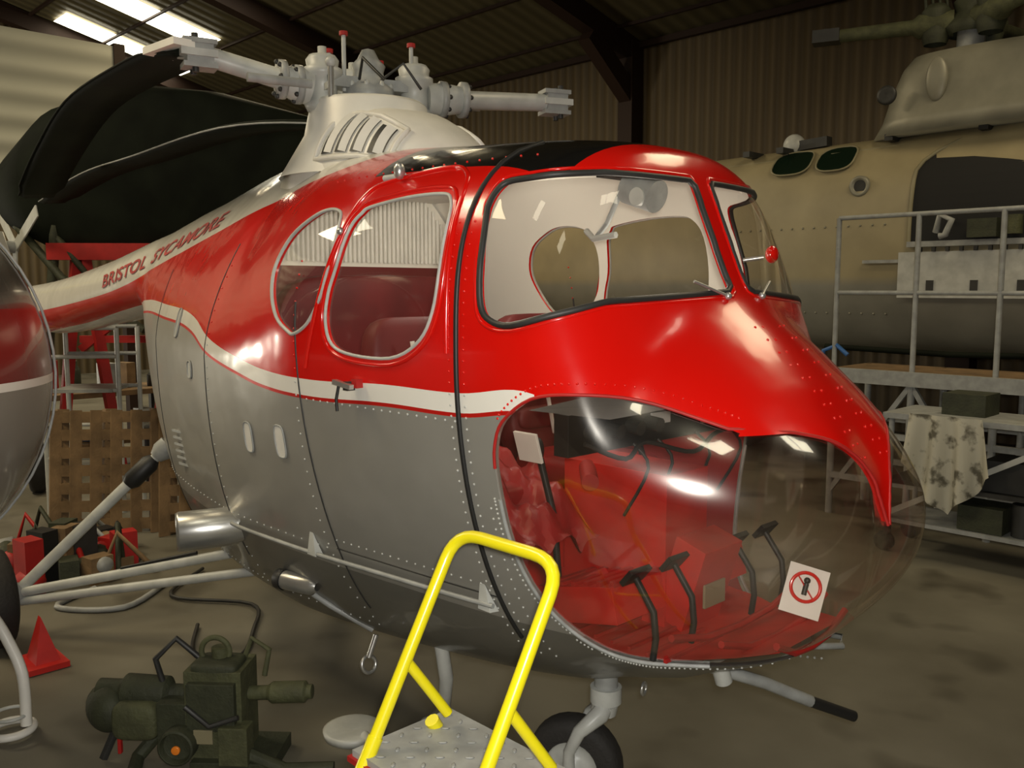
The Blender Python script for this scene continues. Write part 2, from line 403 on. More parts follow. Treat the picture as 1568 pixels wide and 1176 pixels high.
for side in(-1,1):
    for poly,r,m in ((D,.006,'lgrey'),(R,.007,'lgrey')):
        tr.tube([spt(p[0],p[1],side) for p in poly],r,m,8,closed=True)
    tr.tube(wrim(side),.010,'dark',8,closed=True)
    tr.tube(wrim(side,.016),.006,'red',6,closed=True)
    tr.tube([spt(p[0],p[1],side) for p in expand(D,.022)],.008,'red',6,closed=True)
    edge=[spt(p[0],p[1],side) for p in Bt if p[0]<.76]+[Vector((xsurf(p.x,p.y),side*p.x,p.y)) for p in TG[::-1]]
    tr.tube(edge,.005,'redd',8)
    tr.tube([q for q in (spt(p[0],p[1],side) for p in Bl[6:]) if q],.007,'grey',8)
    O=crom([(-.86,1.35),(-.84,1.65),(-.75,1.93),(-.66,2.20),(-.62,2.32),(-.54,2.365),(-.25,2.395),(-.13,2.37),(-.075,2.30),(-.05,2.1),(-.045,1.8)],5,False)
    tr.tube([spt(p[0],p[1],side) for p in O if p[1]>1.7],.009,'red',8)
tr.done(heli)
sm=MB('door_seams')
for side in(-1,1):
    sm.tube([q for q in (spt(.0,z,side,.001) for z in [2.47-.04*i for i in range(42)])],.009,'black',8)
    sm.tube([q for q in (spt(-.87-.03*math.cos(z*3),z,side) for z in [1.95-.04*i for i in range(32)])],.004,'dark',6)
    sm.tube([spt(x,.99,side) for x in [-.85+.05*i for i in range(18)]],.003,'dark',6)
    sm.tube([spt(-1.75,z,side) for z in [2.2-.05*i for i in range(30)]],.003,'dark',6)
    sm.tube([spt(-2.75,z,side) for z in [2.1-.05*i for i in range(28)]],.003,'dark',6)
sm.done(heli)
rv=MB('rivets')
def riv(p,r=.0042,m='lgrey'):
    if p is not None:rv.ell(p,(r,r,r),m,6,4)
for side in(-1,1):
    z=2.2
    while z>.75:
        m='red' if z>1.68 else 'lgrey'
        for dx in (-.035,.03,.085):
            if dx<.08 or z<1.35:riv(spt(dx,z,side),m=m)
        z-=.035
    for p in crom(Blow,10,False):
        if p.x<.85:
            q=Vector(p)+Vector((-.022 if p.x<.3 else 0,-.02 if p.x>.25 else 0));riv(spt(q.x,q.y,side))
    for p in crom(Btop,7,False)[12:-24]:riv(spt(p[0],p[1]+.03,side),m='red')
    for i in range(11):
        z=1.88-.036*i
        for y in(.05,.085):riv(Vector((xsurf(y,z),side*y,z)),m='red',r=.005)
    x=-.83
    while x<0:
        riv(spt(x,1.59,side));riv(spt(x,1.03,side));x+=.045
    x=-3.2
    while x<-.9:
        riv(spt(x,.98,side));riv(spt(x,.60,side)) if x>-3.0 else None;x+=.06
    z=2.1
    while z>.6:
        riv(spt(-1.72,z,side),m='red' if z>1.8 else 'lgrey');riv(spt(-.9,z,side),m='red' if z>1.68 else 'lgrey');z-=.05
    for x in [-.95+.055*i for i in range(20)]:riv(spt(x,2.41,side),m='red')
rv.done(heli)
cu=bpy.data.curves.new('t','FONT');cu.body='BRISTOL  SYCAMORE';cu.size=.17;cu.extrude=0;cu.offset=.003
to=bpy.data.objects.new('t',cu);COL.objects.link(to);dg=bpy.context.evaluated_depsgraph_get();dg.update()
tm=bpy.data.meshes.new_from_object(to.evaluated_get(dg));bpy.data.objects.remove(to,do_unlink=True)
wd=max(v.co.x for v in tm.vertices)
for side in(-1,1):
    t2=tm.copy()
    for v in t2.vertices:
        s_=v.co.x/wd
        if side>0:s_=1-s_
        x=-4.35+2.05*s_;z=2.0+(.315)*s_+v.co.y*.72
        y=ysurf(x,min(z,sec(x)[0]-.004));v.co=(x,side*(y+.006),z)
    t2.materials.clear();t2.materials.append(M['redd']);o=bpy.data.objects.new('fuselage_lettering',t2);COL.objects.link(o);o.parent=heli
sd=MB('side_fittings')
for side in(-1,1):
    rail=[spt(x,.93+.03*(x+1.7)/1.7,side,.028) for x in [-1.72+.1*i for i in range(18)]]
    sd.tube(rail,.009,'grey',8)
    for x in(-1.0,-.06):
        a=spt(x,.945,side,.0);b_=spt(x,.945,side,.036)
        c_=spt(x,1.03,side,.0);V=[a+Vector((-.035,0,-.012)),a+Vector((.035,0,-.012)),b_+Vector((.03,0,-.01)),b_+Vector((-.03,0,-.01)),c_+Vector((-.012,0,0)),c_+Vector((.012,0,0))]
        sd.add(V,[(0,1,2,3),(3,2,5,4),(0,3,4),(1,5,2),(0,4,5,1)],'lgrey')
    for x,z,w,h in((-1.06,1.40,.038,.066),(-1.33,1.385,.034,.064),(-2.25,1.83,.03,.07),(-1.98,1.62,.03,.04)):
        c=[spt(x+w*math.copysign(abs(math.cos(t))**.6,math.cos(t)),z+h*math.copysign(abs(math.sin(t))**.6,math.sin(t)),side,.004) for t in [2*math.pi*i/20 for i in range(20)]]
        sd.add(c,[tuple(range(20))],'lgrey' if x<-1.5 else 'white');sd.tube(c,.004,'grey',6,closed=True)
    h=spt(-.52,1.665,side,.01);sd.beam(h,h+Vector((.0,side*.03,0)),.03,.03,'dark');sd.beam(h+Vector((-.06,side*.035,.012)),h+Vector((.045,side*.035,0)),.018,.016,'alu')
    sd.tube([h+Vector((-.04,side*.03,0)),h+Vector((-.05,side*.035,-.05)),h+Vector((-.045,side*.035,-.09))],.006,'black',6)
    sd.box(h+Vector((.03,side*.0,.01)),(.03,.03,.03),'redd')
    h=spt(-.45,2.385,side,.01);sd.ell(h+Vector((0,side*.02,.015)),(.02,.02,.03),'alu');sd.cyl(h+Vector((-.11,0,.0)),h,.012,'lgrey')
    h=spt(-.66,2.2,side,.01);sd.ell(h,(.014,.014,.014),'alu')
    sd.turned((-1.72,side*.5,.9),(-.3,side*.7,-.02),[(0,.07),(.08,.075),(.15,.09),(.36,.092),(.375,.085),(.37,.075),(.2,.07)],'alu')
    sd.turned((-1.72,side*.5,.9),(-.3,side*.7,-.02),[(.2,0),(.2,.07)],'blk')
    sd.turned((-1.2,side*.52,.72),(-.9,side*.25,.0),[(0,.02),(.03,.042),(.19,.042)],'alu');sd.turned((-1.2,side*.52,.72),(-.9,side*.25,.0),[(.19,.046),(.23,.044),(.25,.02),(.25,0)],'black')
    sd.tube([spt(-1.35,.7,side,.01),spt(-1.2,.62,side,.008),spt(-1.1,.5,side,.005)],.014,'grey',8)
    for i in range(6):
        q=spt(-2.35,1.1+.035*i,side,.003);sd.beam(q+Vector((-.06,0,0)),q+Vector((.06,0,0)),.012,.012,'grey')
    a=Vector((xsurf(.10,1.975)+.012,side*.10,1.975));b_=Vector((xsurf(.22,2.02)+.012,side*.22,2.02));sd.tube([a,b_],.005,'alu',6);sd.ell(a,(.012,.012,.012),'alu')
sd.tube([(.42,0,.72),(.52,.22,.62),(.60,.40,.52)],.022,'grey',10);sd.cyl((.59,.38,.53),(.68,.58,.43),.02,'black')
sd.cyl((.45,0,.80),(.46,.05,.66),.03,'lgrey')
sd.tube([(.5,.12,.80),(.62,.3,.76),(.7,.42,.75),(.66,.50,.75),(.5,.4,.77),(.42,.25,.78)],.012,'grey',8,closed=True)
sd.torus((-1.0,-.40,.40),(1,0,.3),.035,.008,'alu');sd.cyl((-1.0,-.40,.43),(-1.0,-.36,.52),.012,'alu')
sd.torus((.12,.05,.52),(1,.3,0),.022,.006,'alu')
sd.tube([(-.72,-.23,.52),(-.70,-.22,.38),(-.76,-.18,.22),(-.98,-.09,.03)],[.03,.03,.026,.024],'lgrey',12);sd.ell((-.98,-.09,.03),(.05,.04,.03),'lgrey')
sd.ell((.38,.42,2.12),(.022,.03,.032),'red');sd.cyl((.36,.40,2.11),(.30,.36,2.1),.008,'alu')
sd.done(heli)
nw=MB('nose_wheel')
def wheel(b,c,axis,R_,w,hub='lgrey'):
    c=Vector(c);ax=Vector(axis).normalized()
    pr=[(-w*.5,R_*.55),(-w*.5,R_*.8),(-w*.42,R_*.93),(-w*.2,R_),(w*.2,R_),(w*.42,R_*.93),(w*.5,R_*.8),(w*.5,R_*.55)]
    b.turned(c,ax,pr,'tyre',32);b.turned(c,ax,[(-w*.5,R_*.55),(-w*.3,R_*.5),(-w*.35,R_*.2),(-w*.55,R_*.15),(-w*.55,0)],hub,24);b.turned(c,ax,[(w*.5,R_*.55),(w*.3,R_*.5),(w*.35,R_*.2),(w*.55,R_*.15),(w*.55,0)],hub,24)
ax=Vector((.45,-.9,0)).normalized();wc=Vector((-.12,-.06,.185))
wheel(nw,wc,ax,.185,.12)
nw.cyl((-.02,0,.62),(-.02,0,.50),.045,'grey');nw.cyl((-.02,0,.50),(-.02,0,.44),.06,'lgrey');nw.cyl((-.02,0,.44),(-.03,0,.40),.05,'lgrey')
for s_ in(-1,1):
    nw.tube([Vector((-.02,0,.43)),Vector((-.03,0,.41))+ax*s_*.06,wc+ax*s_*.085+Vector((.03,.02,.16)),wc+ax*s_*.09+Vector((.0,0,.08)),wc+ax*s_*.09],[.035,.035,.026,.022,.024],'lgrey',12)
nw.cyl(wc-ax*.1,wc+ax*.1,.02,'alu')
nw.done(heli)
for side in(-1,1):
    mg=MB('main_landing_gear');hub=Vector((-3.42,side*1.12,.28))
    wheel(mg,hub+Vector((0,side*.12,0)),(0,1,0),.28,.16)
    top=spt(-3.1,1.08,side,-.02)
    mg.tube([top,top.lerp(hub,.10)],.03,'lgrey');mg.tube([top.lerp(hub,.10),top.lerp(hub,.13),top.lerp(hub,.25),top.lerp(hub,.28)],[.035,.055,.055,.035],'black',14);mg.tube([top.lerp(hub,.0),top.lerp(hub,.05),top.lerp(hub,.09)],[.06,.062,.04],'grey',14);mg.tube([top.lerp(hub,.28),hub],.032,'lgrey',12)
    a=Vector((-2.45,side*.30,.55));b_=Vector((-2.2,side*.24,.50))
    mg.tube([a,hub],.028,'lgrey',12);mg.tube([b_,hub+Vector((0,0,-.05))],.026,'lgrey',12);mg.tube([a.lerp(hub,.15)+Vector((0,0,.04)),a.lerp(hub,.5)+Vector((0,0,.03))],.01,'black',8)
    mg.ell(hub,(.06,.07,.06),'grey')
    mg.done(heli)
py=MB('rotor_pylon');HX=-1.5
py.turned((HX,0,2.5),(0,0,1),[(0,.42),(.10,.36),(.2,.30),(.34,.27),(.355,.255),(.355,0)],'white',36)
rings=[]
DT=[(-1.75,2.66,.34),(-1.6,2.74,.37),(-1.4,2.80,.38),(-1.25,2.80,.375),(-1.1,2.77,.36),(-.98,2.71,.32),(-.88,2.64,.26),(-.80,2.57,.18),(-.76,2.53,.08)]
for x,zt,w in DT:
    rings.append([Vector((x,w*math.copysign(abs(math.cos(t))**.8,math.cos(t)),2.42+(zt-2.42)*math.sin(t) if math.sin(t)>0 else 2.42)) for t in [2*math.pi*i/40 for i in range(40)]])
py.loft(rings,'white')
def dome(x,t,o=0):
    for i in range(len(DT)-1):
        if DT[i][0]<=x<=DT[i+1][0]:
            k=(x-DT[i][0])/(DT[i+1][0]-DT[i][0]);zt=DT[i][1]*(1-k)+DT[i+1][1]*k;w=DT[i][2]*(1-k)+DT[i+1][2]*k
            n=Vector((.15,math.cos(t),math.sin(t)*.9)).normalized()
            return Vector((x,w*math.copysign(abs(math.cos(t))**.8,math.cos(t)),2.42+(zt-2.42)*math.sin(t)))+n*o
for sgn in(-1,1):
    TH=lambda t: math.pi-t if sgn<0 else t
    for i in range(4):
        x0=-1.36+.10*i;x1=x0+.08;t0,t1=.42,1.05-.05*i
        V=[dome(x,TH(t0+(t1-t0)*k/8),.004) for k in range(9) for x in (x0,x1)]
        py.add(V,[(2*k,2*k+1,2*k+3,2*k+2) for k in range(8)],'dark')  # dark strip on the dome stands in for shade inside the slot
        V=[dome(x0+.08,TH(t0+(t1-t0)*k/8),.0) for k in range(9)];W_=[dome(x0+.04,TH(t0+(t1-t0)*k/8),.02) for k in range(9)]
        py.add(V+W_,[(k,k+1,10+k,9+k) for k in range(8)],'white')
    fr=[dome(-1.39,TH(.36+.74*k/8),.006) for k in range(9)]+[dome(-1.39+.44*k/6,TH(1.10-.02*k),.006) for k in range(1,7)]+[dome(-.95,TH(.98-.62*k/8),.006) for k in range(1,9)]+[dome(-.95-.44*k/6,TH(.36),.006) for k in range(1,6)]
    py.tube(fr,.012,'white',6,closed=True)
py.done(heli)
rh=MB('rotor_head');c=Vector((HX,0,2.90))
rh.turned((HX,0,2.83),(0,0,1),[(0,.09),(.05,.12),(.09,.12),(.12,.08),(.17,.07),(.2,.08),(.23,.05),(.27,.03),(.28,0)],'grey')
for k in range(9):
    a=2*math.pi*k/9;rh.ell((HX+.105*math.cos(a),.105*math.sin(a),2.93),(.012,.012,.02),'lgrey',8,6)
def arm(ang,L,z1):
    d=Vector((math.cos(ang),math.sin(ang),0));sd_=Vector((-d.y,d.x,0));p0=c+d*.06
    hp=c+d*.22
    rh.turned(hp+Vector((0,0,-.10)),(0,0,1),[(0,0),(0,.07),(.03,.085),(.05,.065),(.14,.065),(.16,.09),(.19,.09),(.20,.07),(.23,.075),(.25,.06),(.26,.02),(.29,.02),(.29,0)],'lgrey')
    rh.beam(p0+Vector((0,0,.04)),hp+Vector((0,0,.04)),.10,.05,'grey');rh.beam(p0+Vector((0,0,-.05)),hp+Vector((0,0,-.05)),.10,.04,'grey')
    e=c+d*L;e.z=z1
    s0=hp+d*.06
    rh.tube([s0,s0.lerp(e,.15),s0.lerp(e,.3),s0.lerp(e,.32),e],[.075,.075,.06,.045,.042],'lgrey',18)
    for f in(.12,.28):
        q=s0.lerp(e,f);rh.turned(q-d*.015,d,[(0,.05),(0,.085),(.03,.085),(.03,.05)],'grey')
        for j in range(8):
            a=2*math.pi*j/8;rh.ell(q+sd_*.075*math.cos(a)+Vector((0,0,.075*math.sin(a)))+d*.02,(.012,.012,.012),'dark',6,4)
    rh.beam(e-d*.05,e+d*.1,.11,.03,'lgrey');rh.beam(e-d*.05+Vector((0,0,.05)),e+d*.09+Vector((0,0,.05)),.10,.02,'grey');rh.beam(e-d*.05+Vector((0,0,-.05)),e+d*.09+Vector((0,0,-.05)),.10,.02,'grey')
    rh.box(e+d*.02,(.11,.09,.09),'grey',Matrix.Rotation(ang,3,'Z'))
    for a in(-.03,.03):
        rh.cyl(e+d*.04+sd_*a+Vector((0,0,-.08)),e+d*.04+sd_*a+Vector((0,0,.08)),.014,'dark',seg=10)
    q=hp+sd_*.12;rh.tube([q+Vector((0,0,-.12)),q+Vector((0,0,.10))],.014,'alu',8);rh.ell(q+Vector((0,0,.10)),(.025,.025,.025),'lgrey',10,8);rh.beam(hp,q,.03,.03,'lgrey')
    rh.cyl(s0+sd_*.09+d*.02,s0+sd_*.09+d*.3,.02,'grey',seg=12)
    return e,d
e1,d1=arm(math.radians(67),.93,2.93)
e2,d2=arm(math.radians(255),.74,2.99)
e3,d3=arm(math.radians(165),.42,2.84)
for dx,dy,h in((-.13,-.13,.19),(-.02,-.12,.25),(.12,.16,.22),(.02,.05,.14)):
    p=c+Vector((dx,dy,.0));rh.cyl(p,p+Vector((0,0,h)),.010,'lgrey',seg=8);rh.cyl(p+Vector((0,0,h)),p+Vector((0,0,h+.018)),.020,'redd',seg=10)
for i in range(6):
    a=i*1.05;rh.tube([c+Vector((.1*math.cos(a),.1*math.sin(a),.05)),c+Vector((.2*math.cos(a+.3),.2*math.sin(a+.3),.12)),c+Vector((.25*math.cos(a+.7),.25*math.sin(a+.7),.02))],.007,'dark',6)
rh.done(heli)
bl=MB('rotor_blades')
def blade(pts,ch,m,lead):
    P=crom(pts,6,False);n=len(P);rings=[]
    for i,p in enumerate(P):
        d=(P[min(i+1,n-1)]-P[max(i-1,0)]);d.z=0;d.normalize();s_=Vector((-d.y,d.x,0))
        w=ch*min(1,.3+i/n*5)*(1 if i<n-2 else .8)
        rings.append([p+s_*w*.35,p+s_*w*.2+Vector((0,0,.022)),p-s_*w*.2+Vector((0,0,.014)),p-s_*w*.65,p-s_*w*.2-Vector((0,0,.012)),p+s_*w*.2-Vector((0,0,.018))])
    bl.loft(rings,m)
    bl.tube([r[0] for r in rings],.005,lead,6)
q0=e2+d2*.08
blade([q0,(-2.3,-.72,3.05),(-3.6,-.56,3.08),(-4.6,-.45,2.90),(-5.3,-.38,2.68)],.30,'dgreen','dgreen')
blade([e3+d3*.08,(-2.6,-.12,2.86),(-4.0,-.05,2.86),(-5.1,.0,2.85),(-6.5,.1,2.75)],.26,'dgreen','grey')
bl.beam(e2+d2*.06+Vector((.05,-.02,.03)),e2+d2*.06+Vector((-.22,-.04,.03)),.14,.03,'white')
bl.done(heli)
tf=MB('tail_fin')
r_=[(-7.0,1.8),(-7.6,1.75),(-7.9,2.5),(-7.7,2.55)];V=[(x,-.05,z) for x,z in r_]+[(x,.05,z) for x,z in r_];tf.add(V,[(0,1,2,3),(7,6,5,4),(0,4,5,1),(1,5,6,2),(2,6,7,3),(3,7,4,0)],'silver')
for k in range(3):
    a=k*2.09+.4;tf.beam((-7.75,.16,2.4),(-7.75+.8*math.cos(a),.16,2.4+.8*math.sin(a)),.02,.12,'lgrey')
tf.cyl((-7.75,0,2.4),(-7.75,.18,2.4),.06,'grey');tf.done(heli,bevel=.01)
# ------------------------------------------------------------ cabin interior
ci=MB('cabin_interior')
MBH=lining('bulkhead_trim',2.1,(.13,.014,.012))
ring=[secpt(-1.5,2*math.pi*j/48) for j in range(48)];ci.add([Vector((-1.5,p.y*.965,1.6+(p.z-1.6)*.965)) for p in ring],[tuple(range(48))],MBH)
for i in range(44):
    y=-.53+.025*i;zz=2.5
    while zz>2.15 and (ysurf(-1.48,zz+.05) or 0)<abs(y)+.04:zz-=.02
    ci.cyl((-1.485,y,2.12),(-1.485,y,zz),.009,'cream',seg=6)
NX=24;xs=[-1.5+.1*i for i in range(NX)];L_=[];R_=[]
for x in xs:
    zf=.86+max(0,x-.5)*.25
    y=(ysurf(x,zf) or 0)*.95;L_.append((x,-y,zf));R_.append((x,y,zf))
ci.add(L_+R_,[(i,i+1,NX+i+1,NX+i) for i in range(NX-1)],'redi')
for i in range(9):
    x=-.05+.07*i;ci.beam((x,-.36,.868),(x,-.05,.868),.012,.012,'redd')
for x in(.55,.68,.8):
    y=(ysurf(x,.95) or .1)*.9;ci.tube([(x,-y,.96),(x,-y*.5,.91),(x,0,.90),(x,y*.5,.91),(x,y,.96)],.012,'redd',6)
for sy in(-1,1):
    ci.box((.16,sy*.25,.96),(.34,.26,.12),'redi',Matrix.Rotation(-.22,3,'Y'))
    for i in range(6): ci.box((.03+.055*i,sy*.25,.995+.013*i),(.018,.24,.02),'redd')
    ci.box((-.42,sy*.30,1.02),(.44,.36,.32),'redi');ci.cushion((-.42,sy*.34,1.24),(.52,.46,.14),'redv');ci.cushion((-.72,sy*.34,1.56),(.13,.46,.66),'maroon',Matrix.Rotation(-.14,3,'Y'))
    ci.cushion((-.655,sy*.34,1.44),(.08,.40,.10),'maroon');ci.cushion((-.68,sy*.34,1.66),(.08,.40,.10),'maroon')
    ci.tube([(-.62,sy*.34-.1,1.80),(-.585,sy*.34-.09,1.6),(-.56,sy*.34-.06,1.38),(-.4,sy*.34,1.32)],.010,'cream',6)
ci.box((.10,0,1.12),(.46,.24,.52),'redi');ci.box((.38,0,1.02),(.12,.22,.3),'redi',Matrix.Rotation(.3,3,'Y'))
ci.box((.445,0,.98),(.01,.12,.08),'tan')
ci.box((.25,0,1.555),(.06,1.10,.13),'black')
V=[(.14,-.58,1.625),(.40,-.50,1.615),(.42,0,1.63),(.40,.50,1.615),(.14,.58,1.625),(.12,0,1.66)];ci.add(V,[(0,1,2,5),(5,2,3,4)],'black')
for y in(-.46,-.36,-.26,-.16,.16,.26,.36,.46):
    for z in(1.52,1.59):ci.turned((.222,y,z),(-1,0,0),[(0,.032),(.015,.032),(.015,.026),(.008,.025),(.008,0)],'grey',14)
    ci.cyl((.28,y,1.56),(.33,y,1.555),.024,'dark',seg=12)
ci.box((.285,-.1,1.57),(.01,.10,.04),'lgrey');ci.box((.285,.2,1.55),(.01,.12,.05),'cream')
ci.tube([tuple(p) for p in crom([(.30,-.5,1.53),(.34,-.35,1.47),(.30,-.2,1.50),(.35,0,1.45),(.31,.2,1.49),(.33,.4,1.5)],5,False)],.008,'dark',8)
for y in(-.25,-.12,.1,.3):ci.tube([tuple(p) for p in crom([(.29,y,1.50),(.33,y+.03,1.42),(.24,y+.02,1.25)],4,False)],.006,'dark',6)
for y0 in(-.28,.28):
    for dy in(-.1,.1):
        p=Vector((.46,y0+dy,1.0));ci.tube([p+Vector((.02,0,-.13)),p+Vector((.03,0,-.06)),p+Vector((.02,0,.02)),p+Vector((-.05,0,.11))],.011,'black',8);ci.box(p+Vector((-.05,0,.12)),(.018,.10,.06),'black',Matrix.Rotation(.7,3,'Y'))
    ci.tube([(.0,y0,.9),(-.03,y0,1.2),(-.10,y0,1.40)],.013,'black',8);ci.ell((-.11,y0,1.43),(.022,.022,.045),'black')
nx_,ny_=30,26;V=[]
for i in range(nx_+1):
    for j in range(ny_+1):
        a,b_=i/nx_,j/ny_;x=-.55+.62*a;y=-.58+.42*b_
        z=1.36-.02*a-.42*max(0,a-.45)**1.2+.028*math.sin(a*11+b_*7)+.022*math.sin(b_*17-a*9)+.016*math.sin(a*23+b_*3)+.012*math.sin((a+b_)*31)
        y=max(y,-(ysurf(x,z)-.06));V.append((x+.01*math.sin(b_*20),y,z))
ci.add(V,[(i*(ny_+1)+j,(i+1)*(ny_+1)+j,(i+1)*(ny_+1)+j+1,i*(ny_+1)+j+1) for i in range(nx_) for j in range(ny_)],'redv',True)
ci.cyl((-.02,-.12,1.36),(.1,-.24,1.34),.03,'redd');ci.cyl((.08,-.36,.98),(.14,-.20,1.02),.025,'redd')
ci.box((.10,-.54,1.50),(.10,.01,.10),'cream',Matrix.Rotation(.3,3,'X'))
ci.cushion((-1.22,0,1.28),(.45,1.15,.2),'maroon');ci.cushion((-1.42,0,1.70),(.12,1.15,.72),'maroon')
ci.cyl((.12,-.08,2.34),(.24,-.08,2.30),.055,'grey');ci.cyl((.14,-.08,2.42),(.18,-.08,2.30),.03,'dark');ci.box((.17,-.08,2.395),(.22,.2,.05),'dark');ci.cyl((.2,-.14,2.30),(.2,-.02,2.30),.03,'lgrey')
ci.tube([(.10,-.10,2.32),(.06,-.12,2.22),(.0,-.1,2.18)],.010,'grey',6);ci.tube([(-.05,-.1,2.20),(.0,-.12,2.17),(.10,-.12,2.18)],.012,'lgrey',6)
for y in(-.35,0,.35):ci.tube([(-1.45,y,2.50),(-.5,y,2.47),(.15,y,2.42)],.012,'cream',6)
def placard(b,p,n,upv,w,h):
    n=Vector(n).normalized();p=Vector(p);y=Vector(upv);y=(y-n*y.dot(n)).normalized();x=y.cross(n)
    b.add([p+x*a*w/2+y*c_*h/2 for a,c_ in((-1,-1),(1,-1),(1,1),(-1,1))],[(0,1,2,3)],'white')
    q=p+n*.003+y*h*.08;b.tube([q+(x*math.cos(t)+y*math.sin(t))*w*.36 for t in [2*math.pi*i/28 for i in range(28)]],.006,'red',6,closed=True)
    b.beam(q-x*w*.25+y*w*.25,q+x*w*.25-y*w*.25,.01,.003,'red');b.cyl(q-y*w*.2,q+y*w*.1,.008,'black');b.ell(q+y*w*.17,(.01,.01,.01),'black')
placard(ci,(.80,-.06,1.09),(.6,-.75,.25),(.25,.1,1),.12,.15)
ci.done(heli,bevel=.004)
# ------------------------------------------------------------ hangar shell
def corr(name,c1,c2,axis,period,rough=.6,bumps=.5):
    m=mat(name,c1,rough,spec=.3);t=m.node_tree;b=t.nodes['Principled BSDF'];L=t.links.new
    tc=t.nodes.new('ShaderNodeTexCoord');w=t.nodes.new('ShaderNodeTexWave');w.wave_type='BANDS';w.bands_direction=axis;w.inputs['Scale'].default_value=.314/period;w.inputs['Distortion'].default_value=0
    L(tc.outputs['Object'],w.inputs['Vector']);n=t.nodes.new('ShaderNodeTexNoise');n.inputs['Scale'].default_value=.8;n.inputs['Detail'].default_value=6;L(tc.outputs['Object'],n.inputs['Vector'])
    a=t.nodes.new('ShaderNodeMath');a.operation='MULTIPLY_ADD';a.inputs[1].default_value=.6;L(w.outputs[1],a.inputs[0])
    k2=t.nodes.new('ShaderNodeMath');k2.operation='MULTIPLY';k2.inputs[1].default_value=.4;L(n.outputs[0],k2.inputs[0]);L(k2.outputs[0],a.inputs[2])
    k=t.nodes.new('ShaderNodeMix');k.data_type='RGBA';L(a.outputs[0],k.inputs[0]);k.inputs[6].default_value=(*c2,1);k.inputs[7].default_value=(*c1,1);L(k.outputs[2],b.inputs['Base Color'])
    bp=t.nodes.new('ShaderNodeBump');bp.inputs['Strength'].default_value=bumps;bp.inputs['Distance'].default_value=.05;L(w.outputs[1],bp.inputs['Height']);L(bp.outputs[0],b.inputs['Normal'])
    return m
fm=mat('concrete_floor',(.23,.20,.14),.55,spec=.3);t=fm.node_tree;b=t.nodes['Principled BSDF']
tc=t.nodes.new('ShaderNodeTexCoord');n1=t.nodes.new('ShaderNodeTexNoise');n1.inputs['Scale'].default_value=.9;n1.inputs['Detail'].default_value=8
r1=t.nodes.new('ShaderNodeValToRGB');r1.color_ramp.elements[0].position=.3;r1.color_ramp.elements[1].position=.62;r1.color_ramp.elements[0].color=(.10,.09,.065,1);r1.color_ramp.elements[1].color=(.18,.168,.13,1)
n2=t.nodes.new('ShaderNodeTexNoise');n2.inputs['Scale'].default_value=1.5;n2.inputs['Detail'].default_value=2.5;r2=t.nodes.new('ShaderNodeValToRGB');r2.color_ramp.elements[0].position=.30;r2.color_ramp.elements[1].position=.44;r2.color_ramp.elements[0].color=(.38,.36,.33,1);r2.color_ramp.elements[1].color=(1,1,1,1)
mx=t.nodes.new('ShaderNodeMix');mx.data_type='RGBA';mx.blend_type='MULTIPLY';mx.inputs[0].default_value=1
t.links.new(tc.outputs['Object'],n1.inputs['Vector']);t.links.new(tc.outputs['Object'],n2.inputs['Vector']);t.links.new(n1.outputs[0],r1.inputs[0]);t.links.new(n2.outputs[0],r2.inputs[0]);t.links.new(r1.outputs[0],mx.inputs[6]);t.links.new(r2.outputs[0],mx.inputs[7]);t.links.new(mx.outputs[2],b.inputs['Base Color'])
X0,X1,Y0,Y1=-20,8,-7,10
def quad(name,v,m):
    b=MB(name);b.add(v,[(0,1,2,3)],m);return b.done()
quad('floor',[(X0,Y0,0),(X1,Y0,0),(X1,Y1,0),(X0,Y1,0)],fm)
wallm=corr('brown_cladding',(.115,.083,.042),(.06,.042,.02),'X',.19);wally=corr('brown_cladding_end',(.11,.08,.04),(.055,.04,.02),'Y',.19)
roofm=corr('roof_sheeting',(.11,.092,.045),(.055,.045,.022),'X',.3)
ZE=6.12;YR=1.5;ZR=ZE+(Y1-YR)*.25
quad('wall_back',[(X0,Y1,0),(X1,Y1,0),(X1,Y1,ZE),(X0,Y1,ZE)],wallm)
quad('wall_front',[(X0,Y0,0),(X1,Y0,0),(X1,Y0,ZE),(X0,Y0,ZE)],wallm)
for nm,x in(('wall_left',X0),('wall_right',X1)):
    b=MB(nm);b.add([(x,Y0,0),(x,Y1,0),(x,Y1,ZE),(x,YR,ZR),(x,Y0,ZE)],[(0,1,2,3,4)],wally);b.done()
b=MB('ceiling');b.add([(X0,Y1,ZE),(X1,Y1,ZE),(X1,YR,ZR),(X0,YR,ZR),(X1,Y0,ZE),(X0,Y0,ZE)],[(0,1,2,3),(3,2,4,5)],roofm);b.done()
fr=MB('trim_1')
steel=mat('steel_frame',(.028,.015,.010),.6,spec=.2)
for x in(-18.9,-13.35,-7.8,-2.25,3.3):
    fr.box((x,Y1-.18,ZE/2),(.30,.3,ZE),steel);fr.beam((x,Y1-.1,ZE-.15),(x,YR,ZR-.2),.26,.34,steel);fr.beam((x,YR,ZR-.2),(x,Y0+.1,ZE-.15),.26,.34,steel);fr.box((x,Y0+.18,ZE/2),(.3,.3,ZE),steel)
    fr.beam((x,Y1-.2,ZE-.9),(x,Y1-1.3,ZE-.05),.24,.3,steel)
for k in range(6):
    y=Y1-1.4*k-.7;z=ZE+(Y1-y)*.25-.05;fr.beam((X0,y,z),(X1,y,z),.05,.05,steel)
fr.beam((X0,Y1-.1,ZE-.05),(X1,Y1-.1,ZE-.05),.1,.1,steel);fr.done()
sid=corr('white_siding',(.50,.50,.42),(.30,.30,.25),'Z',.30)
